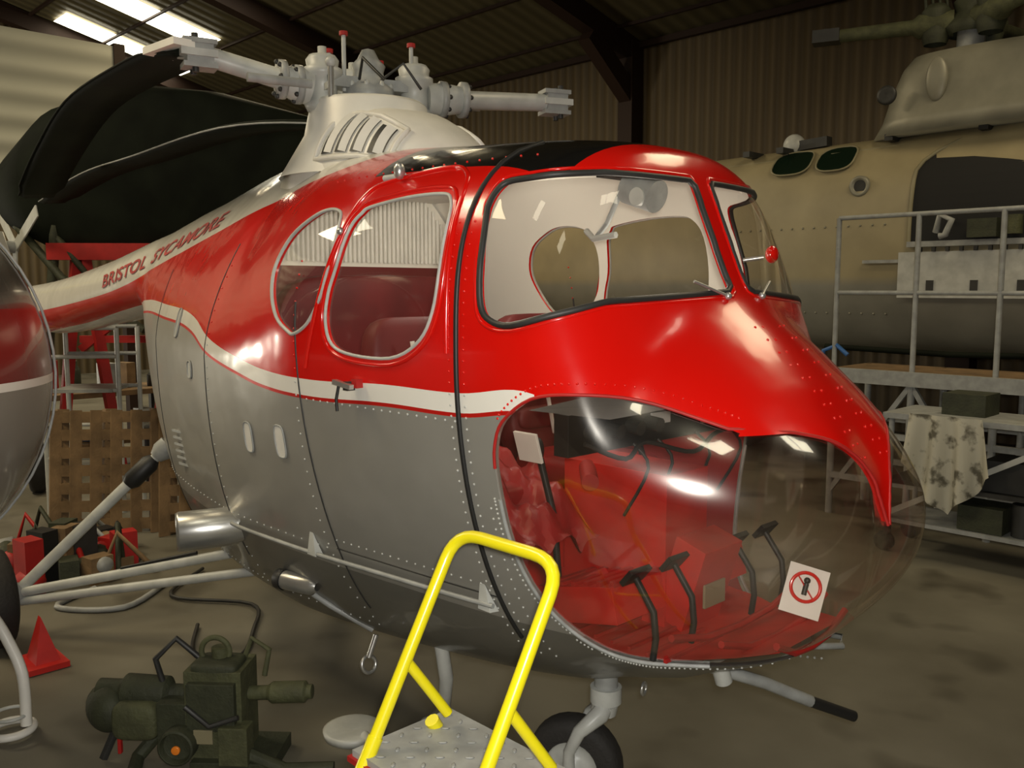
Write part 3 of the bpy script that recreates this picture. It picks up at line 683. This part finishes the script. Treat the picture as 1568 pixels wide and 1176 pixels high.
b=MB('wall_partition');b.box((-10,-1.4,3.93),(.1,7.1,2.27),sid);b.box((-10,2.1,2.55),(.14,.14,5.1),steel);b.box((-10,-4.9,2.55),(.14,.14,5.1),steel);b.done()
skm=mat('skylight_sheet',(1,.95,.8),.5,emit=(1,.93,.72),es=8.0)
sk=0
def skyl(x,y,w,l,side=1):
    global sk;sk+=1
    b=MB('window_%d'%sk);sl=-.25 if side>0 else (ZR-ZE)/(YR-Y0)
    z=(ZE+(Y1-y)*.25 if side>0 else ZE+(y-Y0)*sl)-.04
    b.add([(x-w/2,y-l/2,z-sl*l/2),(x+w/2,y-l/2,z-sl*l/2),(x+w/2,y+l/2,z+sl*l/2),(x-w/2,y+l/2,z+sl*l/2)],[(0,1,2,3)],skm);b.done(recalc=False)
skyl(-16.0,5.2,.9,2.2);skyl(-18.2,5.0,.8,1.8);skyl(-18.2,6.3,.8,1.0);skyl(-12.1,5.2,.9,1.6)
skyl(-9,-3.5,.9,1.8,-1);skyl(-5,-3.5,.9,1.8,-1);skyl(1.0,-3.2,.9,1.4,-1);skyl(4.5,-3.0,.8,1.2,-1);skyl(5.5,2.5,.8,1.4)
wm_=mat('daylight_pane',(1,.95,.85),.5,emit=(1,.92,.75),es=90)  # unseen glowing pane, added to reflect as the hot spot on the flank
b=MB('window_%d'%(sk+1));b.add([(-16.9,Y0+.03,.75),(-14.3,Y0+.03,.75),(-14.3,Y0+.03,1.45),(-16.9,Y0+.03,1.45)],[(0,1,2,3)],wm_)
for x in(-16.9,-16.0,-15.2,-14.3):b.box((x,Y0+.05,1.1),(.05,.05,.8),'grey')
for z in(.72,1.48):b.box((-15.6,Y0+.05,z),(2.7,.05,.06),'grey')
b.done()
# ------------------------------------------------------------ second helicopter at the back
h2=empty('stored_twin_rotor_helicopter')
fb=MB('fuselage');rings=[]
for x,zt,zb,w in[(-8,3.1,2.0,.5),(-6.5,3.35,1.6,.8),(-5,3.48,1.38,.95),(-3.8,3.5,1.35,1.0),(-2,3.52,1.35,1.0),(0,3.6,1.35,1.0),(2,3.62,1.35,1.0),(3.2,3.5,1.4,.98),(4.0,3.1,1.6,.8),(4.4,2.6,1.95,.4)]:
    zc=(zt+zb)/2;rings.append([Vector((x,7.0+w*math.copysign(abs(math.cos(t))**.62,math.cos(t)),zc+(zt-zb)/2*math.copysign(abs(math.sin(t))**.75,math.sin(t)))) for t in [2*math.pi*i/40 for i in range(40)]])
h2m=mat('aged_two_tone_skin',(.3,.28,.18),.42);t=h2m.node_tree;bb=t.nodes['Principled BSDF'];tc=t.nodes.new('ShaderNodeTexCoord');sx=t.nodes.new('ShaderNodeSeparateXYZ');t.links.new(tc.outputs['Object'],sx.inputs[0])
rp=t.nodes.new('ShaderNodeValToRGB');rp.color_ramp.elements[0].position=.30;rp.color_ramp.elements[1].position=.34;rp.color_ramp.elements[0].color=(.30,.29,.24,1);rp.color_ramp.elements[1].color=(.40,.34,.20,1);mr=t.nodes.new('ShaderNodeMapRange');mr.inputs[1].default_value=1.3;mr.inputs[2].default_value=3.7
nz=t.nodes.new('ShaderNodeTexNoise');nz.inputs['Scale'].default_value=2.5;nz.inputs['Detail'].default_value=6;mm=t.nodes.new('ShaderNodeMix');mm.data_type='RGBA';mm.blend_type='MULTIPLY';mm.inputs[0].default_value=.5
t.links.new(sx.outputs[2],mr.inputs[0]);t.links.new(mr.outputs[0],rp.inputs[0]);t.links.new(tc.outputs['Object'],nz.inputs['Vector']);t.links.new(rp.outputs[0],mm.inputs[6]);t.links.new(nz.outputs[0],mm.inputs[7]);t.links.new(mm.outputs[2],bb.inputs['Base Color'])
fb.loft(rings,h2m);fb.done(h2)
fd=MB('fuselage_details')
def yf(z):
    zc,hh=2.43,1.08;s_=min(.999,abs(z-zc)/hh);t_=math.asin(s_**(1/.75));return 7.0-1.0*math.cos(t_)**.62
def patch(poly,m,off=.02):
    fd.add([(x,yf(z)-off,z) for x,z in poly],[tuple(range(len(poly)))],m)
for cx,hw in((-2.74,.22),(-2.26,.20)):
    pts=[(cx+hw*math.copysign(abs(math.cos(a))**.7,math.cos(a))+.0,3.29+.13*math.copysign(abs(math.sin(a))**.7,math.sin(a))) for a in [2*math.pi*i/24 for i in range(24)]]
    patch(pts,'gwin',.04);fd.tube([(x,yf(z)-.035,z) for x,z in pts],.010,'tan',6,closed=True)
fd.turned((-1.94,yf(2.98)+.02,2.98),(0,-1,0),[(0,.10),(.05,.10),(.055,.07),(.03,.06),(.03,0)],'tansil');fd.turned((-1.94,yf(2.98)-.012,2.98),(0,-1,0),[(0,.06),(.001,0)],'dark')
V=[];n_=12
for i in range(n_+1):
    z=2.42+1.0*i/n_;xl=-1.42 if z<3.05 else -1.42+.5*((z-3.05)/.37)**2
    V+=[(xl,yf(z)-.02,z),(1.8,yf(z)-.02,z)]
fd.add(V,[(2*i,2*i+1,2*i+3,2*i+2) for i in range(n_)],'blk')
fd.tube([V[2*i] for i in range(n_+1)],.02,'tan',6);fd.beam((-1.42,5.96,2.40),(1.8,5.96,2.40),.06,.05,'grey')
for i in range(16):fd.box((-1.3+.12*i,5.95,2.35),(.03,.03,.04),'dark')
fd.box((-.2,5.97,2.12),(2.6,.03,.42),'lgrey');
for i in range(7):fd.box((-1.2+.38*i,5.945,2.02),(.06,.02,.10),'dark')
fd.box((-1.6,5.98,2.25),(.5,.03,.03),'grey');fd.beam((-3.6,6.3,3.32),(1.8,6.3,3.40),.05,.04,'tan')
for x in(-3.3,-2.9,-1.75,-.9):fd.box((x,6.35,3.44),(.08,.3,.06),'dark')
fd.ell((-2.9,6.5,3.52),(.12,.1,.12),'lgrey');fd.beam((-2.9,6.5,3.5),(-2.5,6.5,3.52),.12,.1,'dark')
for i in range(18):
    for z in(1.75,2.6):fd.ell((-3.7+.12*i,yf(z)-.0,z),(.012,.012,.012),'tansil',6,4)
fd.tube([(-1.15,5.9,2.5),(-1.1,5.85,2.65),(-1.0,5.85,2.6),(-1.05,5.85,2.47),(-1.1,5.85,2.46)],.03,'grey',8);fd.box((-.75,5.9,2.52),(.24,.1,.16),'olived');fd.cyl((-.5,5.9,2.46),(-.5,5.9,2.62),.06,'olive')
for x in(-4,1.5):fd.beam((x,7,1.5),(x,6.6,.3),.12,.12,'grey');wheel(fd,(x,6.5,.35),(0,1,0),.35,.2)
for x in(-4,1.5):fd.beam((x,7,1.5),(x,7.4,.3),.12,.12,'grey');wheel(fd,(x,7.5,.35),(0,1,0),.35,.2)
fd.tube([(-2.2,5.98,1.42),(-1.0,5.95,1.40),(.8,5.95,1.45)],.03,'dgreen',6)
fd.done(h2)
p2=MB('rotor_pylon_fairing');rings=[]
for z,xa,xb,w in[(3.45,-2.0,1.9,.55),(3.6,-1.92,1.8,.50),(3.85,-1.85,1.2,.42),(4.08,-1.75,.3,.36),(4.18,-1.65,-.4,.30),(4.2,-1.5,-.8,.2)]:
    xc,hx=(xa+xb)/2,(xb-xa)/2;rings.append([Vector((xc+hx*math.copysign(abs(math.cos(t_))**.7,math.cos(t_)),6.55+w*math.copysign(abs(math.sin(t_))**.7,math.sin(t_)),z)) for t_ in [2*math.pi*i/32 for i in range(32)]])
p2.loft(rings,'tansil')
p2.turned((-1.75,6.14,3.82),(0,-1,0),[(0,.09),(.03,.09),(.03,.06),(.02,0)],'dark');p2.ell((-1.3,6.14,3.9),(.10,.04,.2),'tansil')
V=[(-.55,6.09,3.72),(.8,6.06,3.72),(.5,6.15,3.95),(-.4,6.15,3.98)];p2.add(V,[(0,1,2,3)],'dark')
c2=Vector((-1.15,6.5,4.45));p2.cyl((-1.15,6.5,4.1),c2,.12,'grey')
p2.turned(c2-Vector((0,0,.12)),(0,0,1),[(0,.2),(.06,.24),(.12,.2),(.2,.14),(.3,.16),(.38,.08),(.4,0)],'olived')
for k,a in enumerate((3.5,5.6,1.4)):
    d=Vector((math.cos(a),math.sin(a),0));p2.tube([c2+d*.15,c2+d*.45,c2+d*.5,c2+d*1.2],[.12,.11,.07,.06],'olive',14);p2.turned(c2+d*.3-Vector((0,0,.18)),(0,0,1),[(0,.1),(.1,.13),(.2,.09),(.3,.13),(.36,.08),(.36,0)],'olived');p2.beam(c2+d*1.15,c2+d*1.4,.18,.12,'dark')
    for j in range(4):p2.tube([c2+d*(.2+.06*j)+Vector((0,.05,-.1)),c2+d*(.25+.06*j)+Vector((.03,0,.28))],.015,'olived',6)
p2.done(h2)
# ------------------------------------------------------------ access platform
ap=MB('access_platform')
PX=[-1.62,-.94,-.30,.4]
for x in PX:
    for y in(5.0,5.7):
        ap.cyl((x,y,1.25),(x,y,2.6 if y<5.5 else 1.3),.022,'grey',seg=10);ap.cyl((x,y,0),(x,y,1.25),.03,'grey',seg=10)
for z in(2.6,1.96):ap.cyl((PX[0],5,z),(PX[-1],5,z),.02,'grey',seg=10)
ap.box((-.6,5.35,1.27),(2.1,.8,.06),'wood');ap.box((-.6,4.95,1.25),(2.1,.05,.12),'grey')
for z in(.35,.75):ap.beam((PX[0],5,z),(PX[-1],5,z),.05,.05,'grey');ap.beam((PX[0],5.7,z+.05),(PX[-1],5.7,z+.05),.05,.05,'grey')
ap.beam((PX[0],5,.2),(PX[1],5,1.2),.04,.04,'grey');ap.beam((PX[1],5,1.2),(PX[2],5,.2),.04,.04,'grey')
ap.tube([(-1.75,5,1.25),(-1.72,5,1.45),(-1.6,5,1.5),(-1.5,5,1.42)],.02,'blue',6)
ap.done()
tr_=MB('equipment_trolley')
for x in(-.75,.35):
    for y in(4.2,4.7):
        tr_.cyl((x,y,.2),(x,y,1.05),.022,'grey',seg=8);tr_.cyl((x,y,.12),(x,y,.22),.03,'dark',seg=8);tr_.turned((x-.02,y,.075),(0,1,0),[(-.02,0),(-.02,.075),(.02,.075),(.02,0)],'tyre',16);tr_.torus((x-.02,y,.075),(0,1,0),.06,.012,'grey',16,6)
tr_.box((-.2,4.45,1.05),(1.2,.6,.04),'grey');tr_.box((-.2,4.45,.55),(1.15,.55,.03),'dark');tr_.box((-.2,4.45,.25),(1.15,.55,.03),'grey')
tr_.beam((-.75,4.2,.3),(.35,4.2,.95),.05,.04,'lgrey');tr_.box((.1,4.4,.68),(.4,.35,.22),'dark');tr_.box((-.3,4.5,1.15),(.3,.3,.16),'olived');tr_.cyl((.2,4.4,1.07),(.2,4.4,1.3),.06,'yellow')
tr_.box((-.1,4.35,.36),(.3,.3,.18),'olived');tr_.cyl((.15,4.3,.27),(.15,4.3,.5),.07,'dark')
tr_.done()
cl=MB('hanging_cloth');clm=mat('stained_cloth',(.62,.60,.50),.85);t=clm.node_tree;bb=t.nodes['Principled BSDF'];tc=t.nodes.new('ShaderNodeTexCoord');n=t.nodes.new('ShaderNodeTexNoise');n.inputs['Scale'].default_value=9;n.inputs['Detail'].default_value=4;r=t.nodes.new('ShaderNodeValToRGB');r.color_ramp.elements[0].position=.36;r.color_ramp.elements[1].position=.48;r.color_ramp.elements[0].color=(.12,.11,.08,1);r.color_ramp.elements[1].color=(.50,.48,.39,1);t.links.new(tc.outputs['Object'],n.inputs['Vector']);t.links.new(n.outputs[0],r.inputs[0]);t.links.new(r.outputs[0],bb.inputs['Base Color'])
nx_,nz_=24,14;V=[]
for i in range(nx_+1):
    for j in range(nz_+1):
        s_,q=i/nx_,j/nz_;x=-.58+.50*s_;V.append((x+.10*q*(s_-.2),4.11-.05*math.sin(s_*19+q*1.5)*(.3+q)-.02,1.09-(.36+.42*max(0,1-abs(s_-.5)*2.2)+.06*math.sin(s_*9))*q))
cl.add(V,[(i*(nz_+1)+j,(i+1)*(nz_+1)+j,(i+1)*(nz_+1)+j+1,i*(nz_+1)+j+1) for i in range(nx_) for j in range(nz_)],clm,True);cl.done()
# ------------------------------------------------------------ yellow boarding ladder
yl=MB('boarding_ladder')
def arc(p0,p1,p2,n=6):
    p0,p1,p2=map(Vector,(p0,p1,p2));return [p0.lerp(p1,t/n).lerp(p1.lerp(p2,t/n),t/n) for t in range(n+1)]
def yz(z): return -.93-.57*(1.31-z)
top=1.322
P=[(.2,yz(.80),.80),(.2,yz(1.2),1.2)]+arc((.2,yz(1.25),1.25),(.2,yz(top),top),(.30,yz(top),top))+arc((.50,yz(top),top),(.6,yz(top),top),(.6,yz(1.25),1.25))+[(.6,yz(.80),.80)]
yl.tube(P,.0175,'yellow',14)
for x in(.2,.6):
    yl.tube([(x,yz(1.0),1.0),(x+.03,yz(1.0)+.12,.82)],.015,'yellow',10)
    yl.tube([(x,yz(.82),.82),(x,yz(0),.02)],.021,'yellow',10);yl.tube([(x,-1.02,.8),(x,-.55,.02)],.021,'yellow',10)
yl.box((.4,-1.08,.765),(.5,.34,.03),'grey');yl.box((.4,-1.08,.755),(.52,.36,.015),'redd')
for z in(.25,.5):yl.box((.4,yz(z)+.06,z),(.44,.16,.03),'grey');yl.cyl((.2,yz(z),z),(.6,yz(z),z),.015,'yellow')
for a in range(9):
    for c_ in range(6):yl.ell((.18+.055*a,-1.22+.055*c_,.782),(.014,.006,.002),'grey',6,4,Matrix.Rotation(.8*((a+c_)%2)*2-.8,3,'Z'))
yl.cyl((.2,-.9,.35),(.6,-.9,.35),.015,'yellow');yl.done()
rs=MB('tow_bar_dish');rs.turned((-1.19,-.36,.0),(0,0,1),[(0,0),(0,.13),(.03,.135),(.035,.12),(.02,0)],'lgrey',28)
rs.tube([(-1.10,-.36,.03),(-.95,-.4,.03),(-.7,-.5,.03)],.02,'lgrey',10);rs.done()
# ------------------------------------------------------------ army radio kit
rk=MB('field_radio_kit');o=Vector((-1.39,-.88,0));RZ=Matrix.Rotation(.75,3,'Z')
def rp_(x,y,z):return o+RZ@Vector((x,y,z))
rk.box(rp_(0,0,.24),(.24,.2,.38),'olive',RZ);rk.box(rp_(.0,-.11,.29),(.2,.04,.2),'olived',RZ);rk.box(rp_(.1,-.12,.14),(.12,.08,.16),'olive',RZ)
rk.box(rp_(-.03,-.135,.17),(.08,.01,.06),'tan',RZ);rk.box(rp_(-.17,-.02,.18),(.14,.16,.22),'olived',RZ)
rk.turned(rp_(-.13,-.12,.14),RZ@Vector((0,-1,0)),[(0,.075),(.06,.075),(.065,.065),(.03,.06),(.03,0)],'olived');rk.turned(rp_(-.13,-.17,.13),RZ@Vector((0,-1,0)),[(0,.018),(.01,.018),(.01,0)],'orange')
rk.turned(rp_(.12,0,.30),RZ@Vector((1,0,.05)),[(0,.03),(.08,.03),(.1,.045),(.24,.045),(.25,.03),(.27,.03),(.27,0)],'olive')
rk.turned(rp_(-.12,.02,.28),RZ@Vector((-1,0,.02)),[(0,.04),(.1,.04),(.12,.07),(.3,.075),(.32,.05),(.42,.05),(.44,0)],'olived')
rk.ell(rp_(-.5,.0,.22),(.12,.08,.1),'olived');rk.torus(rp_(-.02,0,.48),RZ@Vector((0,1,0)),.06,.012,'olive');rk.cyl(rp_(0,0,.42),rp_(0,0,.5),.035,'olive')
rk.tube([rp_(.08,.05,.42),rp_(.12,.05,.52),rp_(.2,.03,.48),rp_(.18,.02,.37)],.012,'olive',8);rk.tube([rp_(-.1,.05,.42),rp_(-.2,.03,.52),rp_(-.28,0,.44),rp_(-.25,0,.33)],.014,'dark',8)
rk.tube([rp_(.1,-.1,.1),rp_(.3,-.12,.03),rp_(.5,-.1,.03)],.03,'olived',8);rk.tube([rp_(-.25,0,.15),rp_(-.35,-.05,.03),rp_(-.3,-.2,.03)],.03,'olived',8)
rk.box(rp_(.08,0,.03),(.34,.28,.06),'olived',RZ);rk.tube([rp_(-.1,-.14,.3),rp_(0,-.145,.22),rp_(.12,-.14,.26)],.012,'dark',6)
rk.cushion(rp_(-.34,-.04,.2),(.2,.14,.16),'olive',RZ);rk.cushion(rp_(.0,-.02,.43),(.2,.16,.06),'olived',RZ)
rk.tube([rp_(-.45,-.03,.14),rp_(-.5,-.05,.02)],.02,'dark',6);rk.box(rp_(-.42,-.06,.1),(.015,.02,.1),'redd',RZ);rk.done(bevel=.008)
ch=MB('wheel_chock');q=Vector((-2.97,-1.13,0));V=[q+Vector(v) for v in((-.09,-.06,0),(.09,-.06,0),(.09,.08,0),(-.09,.08,0),(-.02,.0,.27),(.02,.0,.27))];ch.add(V,[(0,1,2,3),(0,1,5,4),(1,2,5),(2,3,4,5),(3,0,4)],'redi')
ch.box(q+Vector((0,0,.02)),(.26,.2,.03),'redi');ch.done()
ho=MB('air_hose');ho.tube([tuple(p) for p in crom([(-2.9,-.3,.02),(-2.5,-.5,.02),(-2.3,-.35,.02),(-2.6,-.1,.02),(-3.0,.1,.02),(-3.5,-.2,.02),(-3.9,.2,.02)],6,False)],.012,'dark',8)
ho.tube([tuple(p) for p in crom([(-4.0,-.5,.02),(-3.8,-.8,.02),(-3.5,-.5,.02),(-3.8,-.1,.02)],6,False)],.018,'grey',8);ho.done()
# ------------------------------------------------------------ left foreground helicopter nose
h3=empty('red_silver_helicopter')
b3=MB('fuselage');rings=[];m3=mat('banded_fuselage_paint',(.3,.3,.28),.25,coat=.4);t=m3.node_tree;bb=t.nodes['Principled BSDF'];tc=t.nodes.new('ShaderNodeTexCoord');sx=t.nodes.new('ShaderNodeSeparateXYZ');t.links.new(tc.outputs['Object'],sx.inputs[0]);mr=t.nodes.new('ShaderNodeMapRange');mr.inputs[1].default_value=.9;mr.inputs[2].default_value=2.5;t.links.new(sx.outputs[2],mr.inputs[0])
rp=t.nodes.new('ShaderNodeValToRGB');rp.color_ramp.interpolation='CONSTANT';e=rp.color_ramp.elements;e[0].position=0;e[0].color=(.18,.165,.14,1);e[1].position=.455;e[1].color=(.60,.58,.53,1)
for ps,cc in((.475,(.13,.014,.012)),(.64,(.05,.048,.04)),(.8,(.10,.095,.08))):
    q=e.new(ps);q.color=(*cc,1)
t.links.new(mr.outputs[0],rp.inputs[0]);t.links.new(rp.outputs[0],bb.inputs['Base Color'])
AX=Vector((.35,1,0)).normalized();SX=Vector((AX.y,-AX.x,0));NC=Vector((-2.08,-2.08,1.66))
for i in range(19):
    t_=i/18*math.pi/2;rr=max(.02,math.sin(t_))
    rings.append([NC+AX*.78*math.cos(t_)+SX*.78*rr*math.cos(a)+Vector((0,0,.82*rr*math.sin(a))) for a in [2*math.pi*k/48 for k in range(48)]])
for x,k_ in((.8,.98),(1.7,.9),(2.6,.6),(3.4,.25)):rings.append([NC-AX*x+SX*.78*k_*math.cos(a)+Vector((0,0,.06+.82*k_*math.sin(a))) for a in [2*math.pi*k/48 for k in range(48)]])
b3.loft(rings,m3);b3.done(h3)
b4=MB('undercarriage')
for q in(NC-AX*.2,NC-AX*1.8):
    b4.cyl((q.x,q.y,1.0),(q.x,q.y,.3),.05,'grey');wheel(b4,(q.x,q.y,.26),SX,.26,.15)
b4.tube([NC+AX*.785*math.cos(1.0)+SX*.795*math.sin(1.0)*math.cos(a)+Vector((0,0,.83*math.sin(1.0)*math.sin(a))) for a in [2*math.pi*k/40 for k in range(40)]],.006,'alu',6,closed=True)
b4.tube([NC+AX*.79*math.cos(a)+Vector((0,0,.83*math.sin(a))) for a in [math.pi*(k/30)-math.pi/2 for k in range(31)]],.006,'grey',6)
b4.tube([tuple(p) for p in crom([(-2.35,-1.62,.92),(-2.33,-1.52,.6),(-2.30,-1.46,.45),(-2.22,-1.42,.28),(-2.2,-1.42,.05)],6,False)],.024,'white',10)
b4.torus((-2.25,-1.47,.03),(0,0,1),.09,.018,'white');b4.torus((-2.25,-1.47,.10),(0,0,1),.075,.008,'lgrey')
b4.done(h3)
# ------------------------------------------------------------ rear-left clutter
dk=empty('dark_green_helicopter');d=MB('fuselage');rings=[]
for x,y,zt,zb,w in[(-7.75,.15,2.95,2.75,.12),(-7.55,.3,3.35,2.5,.4),(-7.2,.6,3.75,2.3,.6),(-6.8,1.1,3.95,2.35,.7),(-6.4,1.6,3.9,2.5,.7),(-5.9,2.2,3.7,2.9,.6),(-5.4,3.0,3.5,3.1,.25)]:
    zc=(zt+zb)/2;rings.append([Vector((x+.5*w*math.cos(a)*.8,y+w*math.cos(a)*.8,zc+(zt-zb)/2*math.sin(a))) for a in [2*math.pi*k/32 for k in range(32)]])
d.loft(rings,'dgreen');d.done(dk)
d=MB('undercarriage')
for x,y in((-7.3,.4),(-7.0,1.4),(-6.2,1.9)):
    d.tube([(x,y,2.6),(x-.1,y-.2,0.3)],.05,'olived',10);wheel(d,(x-.1,y-.25,.3),(.3,1,0),.3,.16)
d.tube([(-7.3,.4,2.5),(-6.9,.7,1.9),(-7.0,1.4,2.5)],.04,'olived',8);d.tube([(-7.7,.1,2.7),(-7.2,.4,2.1),(-6.5,.9,1.6)],.04,'olived',8);d.done(dk)
rt=MB('red_trestle')
for x,y in((-7.2,.55),(-6.6,1.25)):
    rt.beam((x-.2,y-.2,0),(x,y,2.35),.09,.09,'redd');rt.beam((x+.3,y+.25,0),(x+.05,y+.05,2.35),.09,.09,'redd')
rt.beam((-7.35,.35,2.35),(-6.4,1.45,2.35),.14,.16,'redd');rt.beam((-7.2,.55,1.4),(-6.5,1.3,2.2),.07,.07,'redd');rt.beam((-7.2,.55,1.5),(-6.6,1.25,1.5),.07,.07,'redd');rt.done()
pl=MB('wooden_pallets')
for k in range(2):
    q=Vector((-5.5+.75*k*.9,.15+.62*k,0));dr=Vector((.62,.78,0)).normalized();nr=Vector((dr.y,-dr.x,0))
    for s_ in(-.38,0,.38):
        pl.beam(q+dr*s_+nr*.05,q+dr*s_+nr*-.1+Vector((0,0,1.0)),.09,.08,'wood')
    for j in range(7):
        z=.07+.145*j;pl.beam(q-dr*.42+nr*(.10-.15*z)+Vector((0,0,z)),q+dr*.42+nr*(.10-.15*z)+Vector((0,0,z)),.022,.09,'wood')
    for s_ in range(6):pl.beam(q+dr*(-.4+.16*s_)+nr*(.125),q+dr*(-.4+.16*s_)-nr*.02+Vector((0,0,1.0)),.09,.02,'wood')
pl.done()
st=MB('step_stand')
for x,y in((-6.4,-.05),(-6.0,.45),(-6.7,.25),(-6.3,.75)):st.cyl((x,y,0),(x,y,1.65),.022,'lgrey',seg=8)
for z in(.5,.8,1.1,1.4,1.65):
    st.cyl((-6.4,-.05,z),(-6.0,.45,z),.018,'lgrey',seg=8);st.cyl((-6.7,.25,z),(-6.3,.75,z),.018,'grey',seg=8)
st.box((-6.35,.35,1.1),(.5,.5,.03),'grey',Matrix.Rotation(.9,3,'Z'));st.done()
wb=MB('workbench_with_parts')
wb.box((-8.3,.2,.85),(.7,3.4,.06),'wood')
for y in(-1.4,1.8):
    for x in(-8.6,-8.0):wb.box((x,y,.42),(.08,.08,.84),'dark')
wb.box((-8.3,.2,.3),(.6,3.3,.04),'wood')
for i in range(22):
    y=-1.3+.14*i;h=random.uniform(.08,.4);z0=.88 if i%2 else .32;k=random.choice(['dark','olived','grey','redd','blue','lgrey','black','wood'])
    if i%3:wb.box((-8.2+random.uniform(-.15,.15),y,z0+h/2),(.2,.12,h),k,Matrix.Rotation(random.random(),3,'Z'))
    else:wb.turned((-8.2,y,z0),(0,0,1),[(0,0),(0,.06),(h*.7,.06),(h*.85,.03),(h,.03),(h,0)],k,12)
wb.done(bevel=.005)
jk=MB('engine_parts_pile')
for i in range(44):
    x=-4.65+random.uniform(-.5,.5);y=-.5+random.uniform(-.4,.4);k=random.choice(['dark','olived','grey','black','redd','dark','olived','wood']);a=random.random()*3
    z=random.uniform(.05,.34);dd=Vector((math.cos(a),math.sin(a),random.uniform(-.2,.3)))*random.uniform(.1,.25)
    if i%3==0:jk.box((x,y,z/2+.02),(.16,.12,z+.04),k,Matrix.Rotation(a,3,'Z'))
    elif i%3==1:jk.turned((x,y,.09),dd,[(0,0),(0,.06),(.05,.08),(.12,.06),(.2,.05),(.2,0)],k,14)
    else:jk.tube([(x,y,.03),Vector((x,y,z+.05))+dd*.5,Vector((x,y,.03))+Vector((dd.x,dd.y,0))*1.5],.02,k,8)
jk.done()
gr=MB('yellow_frame_rig')
gr.beam((-9.2,-1.2,.0),(-9.0,-.6,2.8),.06,.06,'wood');gr.beam((-9.3,-1.0,2.9),(-8.9,-.3,2.6),.04,.04,'yellow');gr.tube([(-9.1,-.6,0),(-9.1,-.6,2.9)],.03,'olive',8);gr.beam((-9.0,-.6,2.2),(-9.2,-.8,1.9),.04,.04,'yellow');gr.done()
rk2=MB('storage_rack')
for y in(3.2,5.2,7.2,9.2):
    for x in(-11.5,-10.9):rk2.box((x,y,1.1),(.07,.07,2.2),'dark')
for z in(.3,.95,1.6,2.15):rk2.box((-11.2,6.2,z),(.65,6.1,.05),'dark')
for i in range(40):
    y=3.3+random.random()*5.8;z=random.choice((.33,.98,1.63));h=random.uniform(.15,.45);rk2.box((-11.1,y,z+h/2),(.4,random.uniform(.15,.4),h),random.choice(['dark','olived','grey','redd','wood','blue','black']))
rk2.done()
# ------------------------------------------------------------ lights, world, camera
def light(n,ty,loc,e_,col,size=.1):
    l=bpy.data.lights.new(n,ty);l.energy=e_;l.color=col
    if ty=='AREA': l.size=size
    else:l.shadow_soft_size=size
    o=bpy.data.objects.new(n,l);COL.objects.link(o);o.location=loc
    return o
fw=Vector((-.7193*cp,.6947*cp,-sp)).normalized();rt_=Vector((.6947,.7193,0)).normalized();up=rt_.cross(fw).normalized()
light('camera_flash','POINT',CAM+up*.05+rt_*.03-fw*.02,265,(1,.96,.88),.05)
light('cabin_dome_lamp','POINT',(-.7,0,2.28),6,(1,.93,.8),.12)  # added fill to brighten the cabin interior, no real lamp here
light('cockpit_lamp','POINT',(.15,.0,2.05),3.2,(1,.93,.8),.10)  # second added fill, lifts the cockpit behind the windscreen; not a fitting
light('hangar_lamp','AREA',(-3,-3,5.8),130,(1,.82,.52),1.5)
light('hangar_lamp','AREA',(-8,4,6.3),170,(1,.82,.52),2)
light('hangar_lamp','AREA',(1,4,6.3),100,(1,.82,.52),2)
light('hangar_lamp','AREA',(-15,3,6.3),190,(1,.82,.52),2)
light('hangar_lamp','AREA',(-8.0,-3.0,5.6),130,(1,.84,.56),1.5)
w=bpy.data.worlds.new('hangar_air');scene.world=w;w.use_nodes=True;w.node_tree.nodes['Background'].inputs[0].default_value=(1,.85,.6,1);w.node_tree.nodes['Background'].inputs[1].default_value=.08
cam=bpy.data.cameras.new('camera');cam_o=bpy.data.objects.new('camera',cam);COL.objects.link(cam_o)
cam.sensor_width=36;cam.lens=36*F/1600;cam.clip_start=.05
Mx=Matrix((rt_,up,-fw)).transposed().to_4x4();Mx.translation=CAM;cam_o.matrix_world=Mx
scene.camera=cam_o
